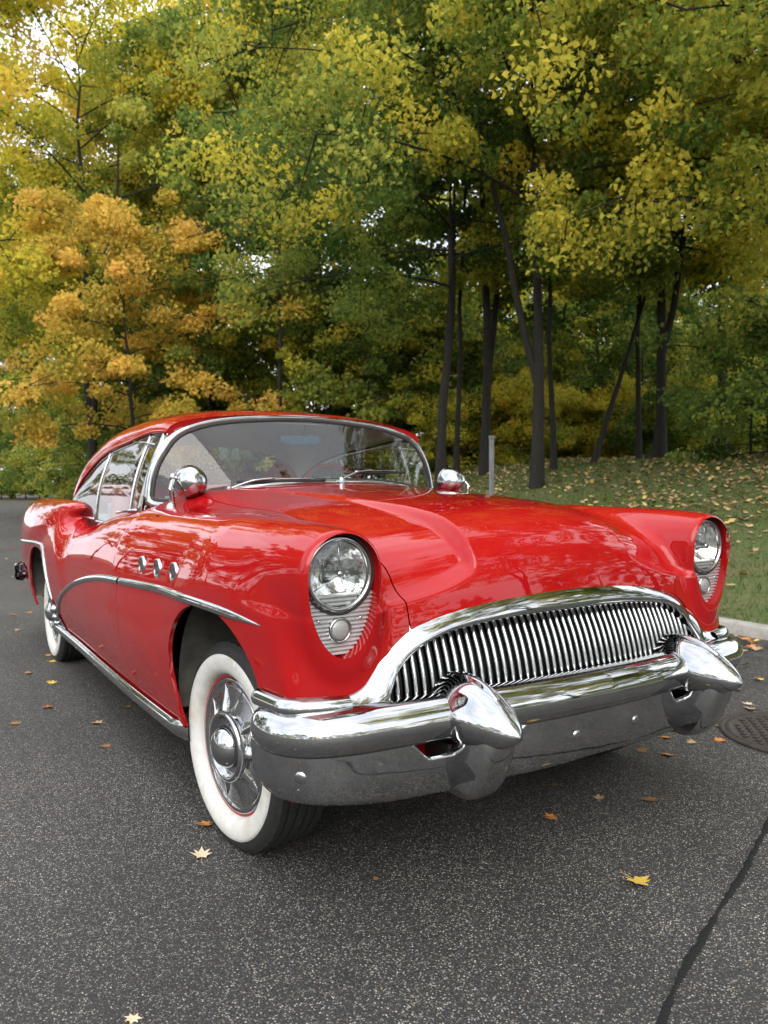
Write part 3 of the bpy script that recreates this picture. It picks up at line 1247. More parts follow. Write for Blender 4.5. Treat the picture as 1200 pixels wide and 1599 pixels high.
def guard():
    m = MB()
    axis = path3([(GX, -.650, .548), (GX, -.70, .546), (GX, -.78, .543), (GX, -.86, .537), (GX, -.905, .532), (GX, -.928, .529)], 30)
    s_ = np.linspace(0, 1, 30)
    rw = .090 * np.clip(1 - np.clip((s_ - .26) / .74, 0, 1)**1.8, 0, 1)**.68 + .0015
    rw *= .92 + .08 * sstep(s_ / .12)
    thh = np.linspace(0, 2 * math.pi, 40, endpoint=False)
    rows = []
    for p, r in zip(axis, rw):
        row = []
        for t_ in thh:
            cx, sz = math.cos(t_), math.sin(t_)
            up = 1.0 if sz > 0 else .94
            wide = 1.0 - .18 * max(0, sz)**1.3
            row.append(p + np.array([cx * r * wide, 0, sz * r * up]))
        rows.append(row)
    m.grid(rows, close_v=True, flip=False)
    m.f.append(tuple(range(40)))
    return m


guards = pair('bumper_guard', guard(), 'chrome', parents=(bumper, bumper))
# raised ridge on top of each bullet
rg = path3([(GX, -.655, .637), (GX, -.72, .639), (GX, -.79, .629), (GX, -.845, .605)], 16)
m = MB()
rows = []
for k, p in enumerate(rg):
    w = .017 * (1 - .55 * k / 15)
    h = .008 * math.sin(math.pi * (k + .6) / 16.2)**.5
    rows.append([p + np.array(q) for q in ((-w, 0, -.014), (-w * .8, 0, h * .7), (-w * .3, 0, h), (w * .3, 0, h), (w * .8, 0, h * .7), (w, 0, -.014))])
m.grid(rows)
m.f.append(tuple(range(6)))
m.f.append(tuple(reversed(range(90, 96))))
pair('guard_ridge', m, 'chrome', bumper)
# foot
prof = [(.535, -.868, .048), (.500, -.872, .052), (.470, -.868, .054), (.44, -.858, .056), (.41, -.846, .057), (.38, -.830, .057), (.355, -.812, .055), (.335, -.79, .050), (.326, -.765, .042)]
rows = []
for z, y, w in prof:
    rows.append([(GX + w * q, y + .022 * abs(q)**4 + (.13 if abs(q) > 1.01 else 0), z) for q in (-1.02, -.99, -.9, -.7, -.4, 0, .4, .7, .9, .99, 1.02)])
m = MB()
m.grid(rows, flip=True)
last = rows[-1]
m.grid([last, [(x, y + .05, z + .004) for x, y, z in last]], flip=True)
pair('guard_foot', m, 'chrome', bumper, angle=38)
# ------------------------------------------------------------------ windshield
def ws_y(x, z):
    w = np.minimum(1, np.abs(x) / .80)**2.6
    return (1 - w) * (.80 + 1.0 * (z - 1.15)) + w * (1.15 + .12 * (z - 1.15))


half_out = [(0, 1.166), (.20, 1.163), (.38, 1.147), (.559, 1.119), (.66, 1.092), (.735, 1.074), (.765, 1.082), (.764, 1.12), (.748, 1.20),
            (.724, 1.26), (.700, 1.30), (.668, 1.345), (.625, 1.380), (.57, 1.405), (.516, 1.422), (.40, 1.444), (.262, 1.458), (.12, 1.468), (0, 1.471)]
ho = np.array(half_out)
ring2 = np.vstack([ho, (ho[1:-1] * [-1, 1])[::-1]])
WS = path3(ring2, 220, closed=True)
WS3 = np.stack([WS[:, 0], ws_y(WS[:, 0], WS[:, 1]), WS[:, 1]], 1)


def ws_point(x, z, off=0.0):
    return np.array([x, float(ws_y(x, z)) - off * .8, z + off * .5])


# glass: concentric rings towards the centre of the outline
rows = []
for s_ in np.linspace(1, .0, 16):
    x_, z_ = WS[:, 0] * s_, 1.30 + (WS[:, 1] - 1.30) * s_
    rows.append(np.stack([x_, ws_y(x_, z_), z_], 1))
windshield = MB().grid(rows, close_v=True).build('windshield', 'glass', car)


def loop_normals(L3):
    """outward direction in the glass plane and the glass normal along the outline"""
    t_ = np.roll(L3, -1, 0) - np.roll(L3, 1, 0)
    t_ /= np.linalg.norm(t_, axis=1)[:, None]
    e = 1e-3
    x, z = L3[:, 0], L3[:, 2]
    fx = (ws_y(x + e, z) - ws_y(x - e, z)) / (2 * e)
    fz = (ws_y(x, z + e) - ws_y(x, z - e)) / (2 * e)
    n = np.stack([fx, -np.ones_like(fx), fz], 1)
    n /= np.linalg.norm(n, axis=1)[:, None]
    o = np.cross(n, t_)
    cen = np.array([0, .95, 1.30])
    sg = np.sign(np.sum(o * (L3 - cen), 1))
    return o * sg[:, None], n


o_, n_ = loop_normals(WS3)
wdt = np.full(len(WS3), .030)
wdt = .022 + .012 * sstep((np.abs(WS3[:, 0]) - .55) / .15)
rows = []
for u, h in ((-.10, .000), (-.05, .007), (.15, .012), (.5, .014), (.85, .010), (1.0, .002), (1.02, -.02)):
    rows.append(WS3 + o_ * (wdt * u)[:, None] + n_ * h)
MB().grid(rows, close_v=True).build('windshield_trim', 'chrome', windshield)
rows = []
for u, h in ((-.016, -.002), (-.014, .005), (-.006, .008), (.001, .007), (.003, -.004)):
    rows.append(WS3 + o_ * u + n_ * h)
MB().grid(rows, close_v=True).build('windshield_gasket', 'rubber', windshield)

# wipers lying along the foot of the glass
for k, (px, pz, dirx) in enumerate([(-.50, 1.118, 1), (.02, 1.158, 1)]):
    piv = ws_point(px, pz, .028)
    mid = ws_point(px + .20 * dirx, pz + .045, .030)
    end = ws_point(px + .36 * dirx, pz + .048, .024)
    arm = MB().tube(path3([piv, (piv + mid) / 2 + [0, -.006, .012], mid], 12), .0045, 8)
    arm.lathe([(0, .012), (.010, .010), (.013, 0), (.013, -.03)], 16, 'z', piv)
    wp_ = arm.build('wiper', 'chrome', car)
    bl = [ws_point(px + d * dirx, pz + .036 + .014 * (d - .03), .016) for d in np.linspace(.04, .44, 12)]
    MB().tube(bl, .0042, 6, flat=1.6).build('wiper_blade', 'rubber', wp_)
    br = [ws_point(px + d * dirx, pz + .040 + .014 * (d - .03), .022 + .006 * math.sin(math.pi * (d - .1) / .28)) for d in np.linspace(.10, .38, 10)]
    MB().tube(br, .003, 6).build('wiper_bridge', 'chrome', wp_)

# cowl vent strip below the glass
rows = []
for x in np.linspace(-.56, .56, 60):
    z = float(np.interp(abs(x), ho[:7, 0], ho[:7, 1])) - .030
    y = float(ws_y(abs(x), z)) - .030
    rows.append([(x, y - .012, float(top_z(x, y - .012)) + .002), (x, y + .006, float(top_z(x, y + .006)) + .003)])
MB().grid(rows).build('cowl_vent', 'black', cowl)

# ------------------------------------------------------------------ roof
a_d = spline([(1.0, .682), (1.1, .686), (1.6, .702), (2.1, .714), (2.45, .728), (2.7, .752), (2.82, .757), (2.95, .74), (3.1, .70), (3.25, .64), (3.4, .56)])
z_d = spline([(1.0, 1.375), (1.1, 1.388), (1.25, 1.398), (1.66, 1.372), (2.1, 1.330), (2.3, 1.290), (2.5, 1.228), (2.65, 1.158), (2.75, 1.095), (2.82, 1.050), (2.9, 1.038), (3.7, 1.03)])
z_r = spline([(1.0, 1.455), (1.105, 1.483), (1.2, 1.508), (1.35, 1.528), (1.6, 1.543), (1.85, 1.546), (2.1, 1.538), (2.4, 1.503), (2.6, 1.455), (2.8, 1.375), (2.95, 1.29), (3.1, 1.185), (3.25, 1.075), (3.35, 1.02), (3.5, 1.0)])
p_r = spline([(1.0, 2.2), (1.3, 2.3), (2.0, 2.45), (2.6, 2.5), (3.0, 2.5), (3.7, 2.6)])


def roof_pt(y, t_, drop=0.0, inn=0.0):
    """t = 0 at the drip rail ... 1 at the centre line"""
    ang = t_ * math.pi / 2
    p = float(p_r(y))
    ad, zd, zr = float(a_d(y)) - inn, float(z_d(y)), max(float(z_r(y)), float(z_d(y)) + .005) - drop
    c_, s_ = max(0, math.cos(ang)), max(0, math.sin(ang))
    return np.array([-ad * c_**(2 / p), y, zd + (zr - zd) * s_**(2 / p)])


ts = np.linspace(0, 1, 40)**1.35
ts_full = [(t_, -1) for t_ in ts] + [(t_, 1) for t_ in ts[::-1][1:]]
ys = np.concatenate([np.linspace(1.112, 2.2, 34), np.linspace(2.24, 3.30, 46)])


def rear_glass(y, x):
    return y > 2.66 and abs(x) < .60 and y < 3.22


def roof_grid(drop=0.0, inn=0.0, window=None):
    P = []
    for y in ys:
        r = []
        for t_, sg in ts_full:
            q = roof_pt(y, t_, drop, inn)
            r.append((q[0] * (1 if sg < 0 else -1), q[1], q[2]))
        P.append(r)
    return P


P = np.array(roof_grid())
nu, nv = P.shape[:2]
F_roof, F_glass = [], []
for i in range(nu - 1):
    for j in range(nv - 1):
        q = (i * nv + j, (i + 1) * nv + j, (i + 1) * nv + j + 1, i * nv + j + 1)
        cen = P[i:i + 2, j:j + 2].reshape(-1, 3).mean(0)
        (F_glass if rear_glass(cen[1], cen[0]) else F_roof).append(q)
roof = part('roof', P.reshape(-1, 3), F_roof, 'red', car)
used = sorted({i for q in F_glass for i in q})
mp = {k: i for i, k in enumerate(used)}
part('rear_window', P.reshape(-1, 3)[used], [tuple(mp[i] for i in q) for q in F_glass], 'glass', car)
# headliner under the roof
Ph = np.array(roof_grid(.034, .030))[:52]
Ph[..., 2] -= .004
MB().grid(Ph).build('headliner', 'headliner', roof)
# drip rails and upper window mouldings
dy = np.linspace(1.12, 2.84, 60)
dp = np.array([(-float(a_d(y)), y, float(z_d(y))) for y in dy])
m = MB().tube(dp + [-.004, 0, -.003], .0085, 8)
pair('drip_rail', m, 'red', roof)
m = MB().tube(dp + [.008, 0, -.020], .0105, 8, flat=1.5)
pair('window_moulding', m, 'chrome', roof)
# red filler behind the windshield trim at the roof header
rows = []
for i in range(len(WS3)):
    if WS3[i, 2] > 1.335:
        q = WS3[i] + o_[i] * .020 - n_[i] * .004
        x = q[0]
        # nearest roof edge point
        tt = np.linspace(0, 1, 60)
        c_ = np.array([roof_pt(1.116, t_) for t_ in tt])
        k = int(np.argmin(np.abs(-c_[:, 0] - abs(x))))
        e = c_[k] * [np.sign(x) if x != 0 else 1, 1, 1] * [-1, 1, 1]
        rows.append((q, (q + e) / 2 + np.array([0, -.002, .004]), e))
rows.sort(key=lambda r: r[0][0])
MB().grid(rows).build('roof_header', 'red', roof)

# ------------------------------------------------------------------ side glass and pillars
belt_z = spline([(.8, 1.052), (1.05, 1.045), (1.3, 1.030), (1.55, 1.005), (1.75, .985), (2.0, .985), (2.4, 1.0), (2.85, 1.02), (3.2, 1.03)])


def side_glass(y, s_, off=0.0):
    """s = 0 at the belt ... 1 at the drip rail"""
    b = np.array([-.800, y, float(belt_z(y)) - .02])
    tpt = np.array([-float(a_d(y)) + .004, y, float(z_d(y)) - .012])
    q = b + (tpt - b) * s_
    q[0] -= .018 * math.sin(math.pi * s_) + off
    return q


def pane(y0, y1, parent, name='side_window'):
    m = MB()
    m.grid([[side_glass(y, s_) for s_ in np.linspace(0, 1, 10)] for y in np.linspace(y0, y1, 16)])
    return pair(name, m, 'glass', parents=parent)


pane(1.155, 1.325, doors, 'vent_window')
pane(1.335, 2.02, doors)
pane(2.035, 2.80, quarters, 'quarter_window')


def post(y0, y1, r, parent, name, mat='chrome', flat=1.6):
    m = MB().tube([side_glass(y0 + (y1 - y0) * s_, s_, .003) for s_ in np.linspace(-.02, 1.0, 10)], r, 8, flat=1.0)
    return pair(name, m, mat, parents=parent)


post(1.330, 1.330, .0085, doors, 'window_post', 'satin')
post(2.028, 2.028, .0075, doors, 'window_post', 'satin')
post(1.150, 1.135, .013, (windshield, windshield), 'windshield_pillar')
# belt mouldings
bp = np.array([side_glass(y, -.02, .006) for y in np.linspace(1.14, 2.0, 30)])
m = MB().tube(bp, .009, 8)
pair('belt_moulding', m, 'chrome', parents=doors)
bp = np.array([side_glass(y, 0, .006) for y in np.linspace(2.03, 2.82, 24)])
m = MB().tube(bp, .009, 8)
pair('belt_moulding', m, 'chrome', parents=quarters)
# window-frame latch arms at the vent window top and bottom
m = MB().tube([side_glass(1.17, .86, .02), side_glass(1.33, .90, .03), side_glass(1.47, .95, .035)], .0055, 6)
pair('rain_deflector', m, 'chrome', parents=doors)
m = MB().tube([side_glass(1.18, .05, .012), side_glass(1.30, .055, .035), side_glass(1.42, .055, .04)], .008, 8)
pair('vent_handle', m, 'chrome', parents=doors)
# body ledge between cabin opening and the glass (door caps)
rows = []
for y in np.linspace(1.10, 2.95, 50):
    z = float(top_z(-.797, y, 1.2, .85))
    rows.append([(-.800, y, z - .004), (-.785, y, z - .002), (-.765, y, z - .03), (-.755, y, z - .25)])
pair('door_cap', MB().grid(rows), 'vinylred', parents=doors)

# ------------------------------------------------------------------ interior
m = MB()
m.box((0, 1.9, .30), (1.5, 3.0, .04))
m.build('cabin_floor', 'under', car, smooth=False)


def cushion(mb, c, s, nseg=10, puff=.25):
    """rounded upholstery block"""
    th1 = np.linspace(0, 2 * math.pi, 40, endpoint=False)
    rows = []
    for ph in np.linspace(-math.pi / 2, math.pi / 2, 16):
        cp, sp = math.copysign(abs(math.cos(ph))**.35, math.cos(ph)), math.copysign(abs(math.sin(ph))**.6, math.sin(ph))
        rows.append([(c[0] + s[0] / 2 * cp * math.copysign(abs(math.cos(t_))**.4, math.cos(t_)),
                      c[1] + s[1] / 2 * cp * math.copysign(abs(math.sin(t_))**.5, math.sin(t_)),
                      c[2] + s[2] / 2 * sp) for t_ in th1])
    return mb.grid(rows, close_v=True)


for (y0, yb, nm) in ((1.85, 2.16, 'front_seat'), (2.70, 2.98, 'rear_seat')):
    seat = cushion(MB(), (0, y0, .55), (1.36, .60, .26)).build(nm, 'vinyl', car)
    for sx in (-.345, .345):
        b = MB()
        cushion(b, (sx, yb, .84), (.66, .17, .62))
        b.v = [(x, y + (z - .6) * .22, z) for x, y, z in b.v]
        b.build('seat_back', 'vinylred', seat)
        ins = MB()
        for k in range(7):
            xx = sx - .21 + k * .07
            pts = [(xx, yb - .092 + (z - .6) * .22, z) for z in np.linspace(.68, 1.08 - .014 * (k - 3)**2, 10)]
            ins.tube(pts, .034, 10, flat=1.0)
        ins.build('seat_insert', 'vinyl', seat)
dash = MB()
rows = []
for x in np.linspace(-.74, .74, 30):
    yb = float(ws_y(abs(x), 1.12)) + .02
    rows.append([(x, yb, 1.08 - .05 * x * x), (x, yb + .13, 1.095 - .05 * x * x), (x, yb + .20, 1.07 - .05 * x * x), (x, yb + .20, .95), (x, yb + .15, .80)])
dash.grid(rows)
dash.build('dashboard', 'vinylred', car)
# steering wheel on the far (driver's) side
sw_c = np.array([.36, 1.42, 1.075])
tilt = math.radians(62)
ax_a = np.array([1.0, 0, 0])
ax_b = np.array([0, math.cos(tilt), math.sin(tilt)])
ax_n = np.cross(ax_a, ax_b)
rim = MB().tube([sw_c + .205 * (math.cos(t_) * ax_a + math.sin(t_) * ax_b) for t_ in np.linspace(0, 2 * math.pi, 48, endpoint=False)], .0115, 8, closed=True, up=tuple(ax_n))
steer = rim.build('steering_wheel', 'vinylred', car)
sp = MB()
sp.tube([sw_c + .2 * ax_a, sw_c + ax_n * .02, sw_c - .2 * ax_a], .010, 8)
sp.tube([sw_c - .2 * ax_b, sw_c], .010, 8)
sp.tube([sw_c + .148 * (math.cos(t_) * ax_a + math.sin(t_) * ax_b) for t_ in np.linspace(math.pi, 2 * math.pi, 20)], .006, 8)
sp.build('steering_spoke', 'chrome', steer)
MB().tube([sw_c, sw_c + np.array([0, -.35, -.22])], .026, 12).build('steering_column', 'vinylred', steer)
# inside mirror on its bracket, bluish
mc = np.array([.015, 1.20, 1.372])
mir = cushion(MB(), (0, 0, 0), (.215, .03, .058))
yaw_m = math.radians(-8)
mir.v = [(mc[0] + x * math.cos(yaw_m) - y * math.sin(yaw_m), mc[1] + x * math.sin(yaw_m) + y * math.cos(yaw_m), mc[2] + z) for x, y, z in mir.v]
mirror_in = mir.build('rearview_mirror', 'bluemirror', car)
MB().tube(path3([mc + [.01, -.01, .02], mc + [.018, -.03, .06], mc + [.0, -.035, .10]], 10), .0055, 8).build('mirror_bracket', 'bluemirror', mirror_in)

# ------------------------------------------------------------------ outside mirrors (chrome bullets on a stalk)
BC = np.array([-.684, .800, 1.160])
m = MB()
thh = np.linspace(0, 2 * math.pi, 40, endpoint=False)
axm = np.array([-.10, -1.0, -.04])
axm /= np.linalg.norm(axm)
a1 = np.cross(axm, [0, 0, 1.0])
a1 /= np.linalg.norm(a1)
a2 = np.cross(a1, axm)
rows = []
for s_ in np.linspace(0, 1, 18):
    r = .068 * math.sqrt(max(0, 1 - s_**2.3))
    rows.append([BC + axm * (.098 * s_ - .035) + r * (math.cos(t_) * a1 + math.sin(t_) * a2) for t_ in thh])
m.grid(rows, close_v=True)
mirrors = pair('side_mirror', m, 'chrome', car)
rows = []
for r, d in ((.0695, -.036), (.071, -.042), (.0695, -.049), (.061, -.050), (.0, -.048)):
    rows.append([BC + axm * d + r * (math.cos(t_) * a1 + math.sin(t_) * a2) for t_ in thh])
pair('mirror_glass', MB().grid(rows, close_v=True), 'chrome', parents=mirrors)
b0 = np.array([-.772, .80, float(top_z(-.772, .80)) - .004])
m = MB().tube(path3([b0, b0 + [.004, 0, .03], b0 + [-.004, -.008, .075], BC + [-.070, .02, .018]], 20), np.linspace(.011, .009, 20), 10)
m.lathe([(0, .020), (.012, .018), (.017, .012), (.023, 0.004), (.024, -.006)], 20, 'z', b0)
cball = BC + np.array([-.072, .022, .020])
th2 = np.linspace(0, math.pi, 10)
m.lathe([(.017 * math.sin(q), .019 * math.cos(q)) for q in th2], 16, 'z', cball)
pair('mirror_stalk', m, 'chrome', parents=mirrors)

# ------------------------------------------------------------------ wheels
R_T, R_WW0, R_WW1 = .362, .218, .318


def tyre_profile():
    """(radius, across) from inner bead over tread to outer bead; across<0 = outboard"""
    o = [(.205, .080), (.25, .096), (.30, .101), (.335, .094), (.352, .080)]
    tread = []
    xs_ = np.linspace(.076, -.076, 33)
    for k, x in enumerate(xs_):
        gro = .010 if k in (5, 6, 12, 13, 19, 20, 26, 27) else 0
        tread.append((R_T - .16 * abs(x)**1.6 * .9 - gro, x))
    o += tread
    o += [(.352, -.081), (.346, -.088), (.334, -.094), (R_WW1, -.0975)]
    return o


WHEEL_N = 144


def make_wheel():
    """returns list of (name, MB, mat); axis x, outboard = -x, centre at origin"""
    out = []
    disc = MB().lathe([(.215, .08), (.208, .02), (.210, -.055), (.230, -.066), (.2405, -.074), (.2425, -.072), (.241, -.064), (.225, -.056), (.185, -.050), (.15, -.045), (0, -.045)], 64, 'x')
    out.append(('wheel', disc, 'redplain'))
    ty = MB().lathe(tyre_profile(), WHEEL_N, 'x')
    # lateral sipes cut into every third facet of the tread
    ty.v = [(x, y * q, z * q) for (x, y, z), q in ((p, 1 - (.010 if (i % WHEEL_N) % 3 == 0 and math.hypot(p[1], p[2]) > .345 and abs(p[0]) < .078 else 0)) for i, p in enumerate(ty.v))]
    out.append(('tyre', ty, 'tyre'))
    ww = MB().lathe([(R_WW1, -.0975), (R_WW1 - .003, -.1010), (.308, -.1030), (.298, -.1042), (.284, -.1035), (.268, -.1000), (.257, -.0940), (.249, -.0865), (.2440, -.0785), (.2415, -.068)], WHEEL_N, 'x')
    out.append(('whitewall', ww, 'whitewall'))
    # hub cap: shallow finned dish
    cap = MB()
    n = 128
    th_ = np.linspace(0, 2 * math.pi, n, endpoint=False)
    rows = []
    for r, d in ((.2005, -.066), (.199, -.074), (.193, -.078), (.184, -.075), (.178, -.0705), (.165, -.0695), (.150, -.071), (.130, -.075), (.112, -.080), (.098, -.085)):
        rows.append([(d, r * math.cos(a), r * math.sin(a)) for a in th_])
    cap.grid(rows, close_v=True)
    out.append(('hubcap', cap, 'chrome'))
    rib = MB()
    for r in np.linspace(.118, .172, 9):
        d = np.interp(r, [.112, .130, .150, .165, .178], [-.0803, -.0755, -.0715, -.070, -.0710])
        rib.lathe([(r - .0016, d + .001), (r - .0009, d - .0016), (r + .0009, d - .0016), (r + .0016, d + .001)], 96, 'x')
    out.append(('hubcap_rib', rib, 'satin'))
    for k in range(10):
        vane = MB()
        a0 = 2 * math.pi * k / 10
        base = []
        for r, w, h in ((.094, .029, .015), (.115, .027, .014), (.14, .022, .010), (.165, .014, .006), (.180, .005, .002)):
            d0 = float(np.interp(r, [.094, .112, .130, .150, .165, .18], [-.083, -.0803, -.0755, -.0715, -.070, -.0715]))
            row = []
            for q, hh in ((-1.0, 0), (-.62, .55), (-.2, 1.0), (.05, 1.0), (.35, .35), (1.0, 0)):
                tt = q * w
                row.append((d0 + .002 - h * hh, r * math.cos(a0) - tt * math.sin(a0), r * math.sin(a0) + tt * math.cos(a0)))
            base.append(row)
        vane.grid(base)
        out.append(('hubcap_vane', vane, 'chrome'))
    hub = MB().lathe([(.102, -.078), (.104, -.100), (.100, -.108), (.094, -.110), (.088, -.106), (.084, -.094), (.076, -.088), (.062, -.088)], 64, 'x')
    out.append(('hub_ring', hub, 'chrome'))
    dm = MB().lathe([(.0635, -.086), (.062, -.100), (.055, -.118), (.043, -.131), (.028, -.139), (.013, -.143), (0, -.144)], 48, 'x')
    out.append(('hub_dome', dm, 'chrome'))
    for nm_, mb_, _ in out:
        if nm_.startswith('hub'):
            mb_.v = [(x, y * 1.178, z * 1.178) for x, y, z in mb_.v]
    return out


wheel_parts = make_wheel()
meshes = [(n, new_mesh(n, mb.v, mb.f, mt)) for n, mb, mt in wheel_parts]
for n, me in meshes:
    if n in ('hubcap_vane', 'tyre', 'hubcap_rib'):
        me.set_sharp_from_angle(angle=math.radians(28))
# flatten the tyre where it meets the road
for n, me in meshes:
    if n in ('tyre', 'whitewall'):
        for v in me.vertices:
            if v.co.z < -.350:
                v.co.z = -.350
STEER = math.radians(4.5)
for (x, y, rz) in ((-.762, 0, STEER), (.762, 0, math.pi + STEER), (-.752, 3.1, 0), (.752, 3.1, math.pi)):
    w = link(meshes[0][0], meshes[0][1], car, loc=(x, y, .350 * .915), rot=(0, 0, rz))
    w.scale = (1, .915, .915)
    for n, me in meshes[1:]:
        link(n, me, w, kind='stuff' if n == 'hubcap_rib' else None)

# wheel-well liners
for (yc, ry, zt, x0, x1) in ((-.078, .40, .82, -.925, -.50), (3.03, .50, .80, -.93, -.50)):
    rows = []
    for a in np.linspace(math.radians(-12), math.radians(192), 30):
        yy_, zz_ = yc + ry * math.cos(a), .45 + (zt - .45) * max(-.6, math.sin(a))
        rows.append([(x0 + .02, yy_, zz_), (x1, yy_, zz_)])
    m = MB().grid(rows)
    # inner wall
    cen = (x1, yc, .45)
    ring_ = [r[1] for r in rows]
    m.add(ring_ + [cen], [(i, i + 1, len(ring_)) for i in range(len(ring_) - 1)])
    pair('wheel_well', m, 'liner', car)
# underbody: engine bay floor, chassis pan, axle
m = MB()
m.box((0, 1.75, .27), (1.62, 2.2, .05))
m.box((0, -.20, .42), (.90, .8, .10))
m.box((0, 3.75, .34), (1.5, .95, .10))
m.box((0, 3.1, .33), (1.4, .12, .12))
m.box((0, 0, .28), (1.3, .10, .08))
m.build('chassis', 'under', car, smooth=False)
m = MB()
m.box((0, .74, .72), (1.70, .03, .62))
m.build('firewall', 'under', car, smooth=False)
MB().box((0, -.50, .52), (1.25, .02, .42)).build('radiator', 'under', car, smooth=False)

# ------------------------------------------------------------------ tail: lamps and rear bumper
for k, z in enumerate((.965, .905)):
    m = MB().lathe([(0, .065), (.018, .060), (.030, .045), (.034, .02), (.034, -.06)], 24, 'y', (-.79, 4.24, z))
    tl = pair('tail_lamp', m, 'taillens', car)
    m = MB().lathe([(.0335, .012), (.039, .010), (.041, -.01), (.041, -.08)], 24, 'y', (-.79, 4.24, z))
    pair('tail_lamp_ring', m, 'chrome', parents=tl)
rp_ = path3([(0, 4.52), (.4, 4.51), (.7, 4.46), (.82, 4.40), (.875, 4.33), (.895, 4.26), (.900, 4.20)], 60)
rf = np.vstack([rp_[::-1] * [-1, 1], rp_[1:]])
tn = np.gradient(rf, axis=0)
tn /= np.linalg.norm(tn, axis=1)[:, None]
no = np.stack([-tn[:, 1], tn[:, 0]], 1)
if no[len(rf) // 2][1] < 0:
    no = -no
rows = [[(rf[i, 0] + no[i, 0] * d, rf[i, 1] + no[i, 1] * d, z) for d, z in ((-.04, .545), (.0, .55), (.025, .54), (.034, .51), (.028, .48), (.034, .45), (.02, .42), (-.03, .41))] for i in range(len(rf))]
rb = MB().grid(rows).build('rear_bumper', 'chrome', car)
# ------------------------------------------------------------------ ground, road, kerb, lawn
t = NT('asphalt')
co = t.coord('Object')
v1 = t.voronoi(205, 'Color', co)
d1 = t.voronoi(205, 'Distance', co)
sep = t.node('ShaderNodeSeparateColor')
t.l.new(v1, sep.inputs[0])
stone = t.ramp(sep.outputs[0], [(0.0, (.020, .019, .018)), (.42, (.036, .034, .032)), (.60, (.085, .080, .074)), (.80, (.185, .172, .153)), (.97, (.38, .355, .315))])
edge = t.ramp(d1, [(.30, 1.0), (.62, 0.0)])
base = t.mix(edge, (.027, .0265, .026), stone)
v2 = t.voronoi(430, 'Color', co)
sep2 = t.node('ShaderNodeSeparateColor')
t.l.new(v2, sep2.inputs[0])
fine = t.ramp(sep2.outputs[1], [(.0, .55), (.7, 1.0), (.93, 1.5), (1.0, 2.6)])
base = t.mix(1.0, base, fine, 'MULTIPLY')
big = t.ramp(t.noise(.9, 5, .6, co), [(.3, .82), (.7, 1.15)])
base = t.mix(1.0, base, big, 'MULTIPLY')
stain = t.ramp(t.noise(.33, 4, .6, co), [(.38, .80), (.60, 1.08)])
base = t.mix(1.0, base, stain, 'MULTIPLY')
trk = t.ramp(t.noise(1.0, 4, .55, t.coord('Object', (1.3, .10, 1))), [(.36, .82), (.62, 1.10)])
base = t.mix(1.0, base, trk, 'MULTIPLY')
oil = t.ramp(t.noise(3.1, 3, .5, co), [(.66, 1.0), (.80, .62)])
base = t.mix(1.0, base, oil, 'MULTIPLY')
warm = t.ramp(t.noise(38, 2, .5, co), [(.35, (.92, .95, 1.0)), (.65, (1.08, 1.0, .93))])
base = t.mix(1.0, base, warm, 'MULTIPLY')
hh = t.math('ADD', t.math('MULTIPLY', edge, .7), t.math('MULTIPLY', sep2.outputs[0], .4))
t.bsdf(color=base, rough=t.ramp(sep.outputs[1], [(0, .5), (1, .85)]), spec=.5, normal=t.bump(hh, .5, .004))
M['asphalt'] = t.m
t = NT('tar_seal')
t.bsdf(color=(.007, .007, .0075), spec=.3, rough=t.ramp(t.noise(60, 4), [(.3, .55), (.7, .85)]), normal=t.bump(t.noise(90, 4), .4, .004))
M['tar'] = t.m
t = NT('kerb_concrete')
cc = t.ramp(t.noise(9, 6, .7), [(.25, (.24, .225, .20)), (.75, (.43, .41, .37))])
sp_ = t.ramp(t.voronoi(160, 'Distance'), [(0, .65), (.4, 1.0)])
t.bsdf(color=t.mix(1.0, cc, sp_, 'MULTIPLY'), rough=.9, normal=t.bump(t.noise(60, 5), .4, .006))
M['concrete'] = t.m
t = NT('lawn_soil')
n1 = t.noise(1.6, 6, .65)
n2 = t.noise(14, 5, .7)
c1 = t.ramp(n2, [(.3, (.045, .070, .016)), (.55, (.085, .110, .028)), (.75, (.14, .125, .05))])
c2 = t.ramp(n2, [(.3, (.09, .060, .030)), (.7, (.20, .140, .075))])
t.bsdf(color=t.mix(t.ramp(n1, [(.48, 0.0), (.66, .55)]), c1, c2), rough=.95, normal=t.bump(n2, .6, .03))
M['lawn'] = t.m
t = NT('woodland_floor')
n2 = t.noise(5, 6, .7)
t.bsdf(color=t.ramp(n2, [(.3, (.040, .045, .015)), (.55, (.10, .075, .035)), (.75, (.17, .125, .055))]), rough=.95, normal=t.bump(n2, .6, .05))
M['floor'] = t.m
t = NT('cast_iron')
t.bsdf(color=t.ramp(t.noise(30, 6, .7), [(.3, (.030, .024, .021)), (.7, (.075, .058, .050))]), metal=.4, rough=.62, normal=t.bump(t.noise(120, 4), .3, .003))
M['iron'] = t.m
t = NT('bark')
cb_ = t.coord('Object', (9, 9, 1.6))
nb_ = t.noise(4, 6, .7, cb_)
t.bsdf(color=t.ramp(nb_, [(.3, (.008, .007, .006)), (.7, (.028, .023, .018))]), rough=.95, normal=t.bump(nb_, .9, .03))
M['bark'] = t.m
M['greypost'] = simple('weathered_grey_paint', (.15, .15, .155), .55, .0, .2, 8)
M['timber'] = simple('dark_timber', (.035, .024, .018), .9, 0, .4, 9, .3)

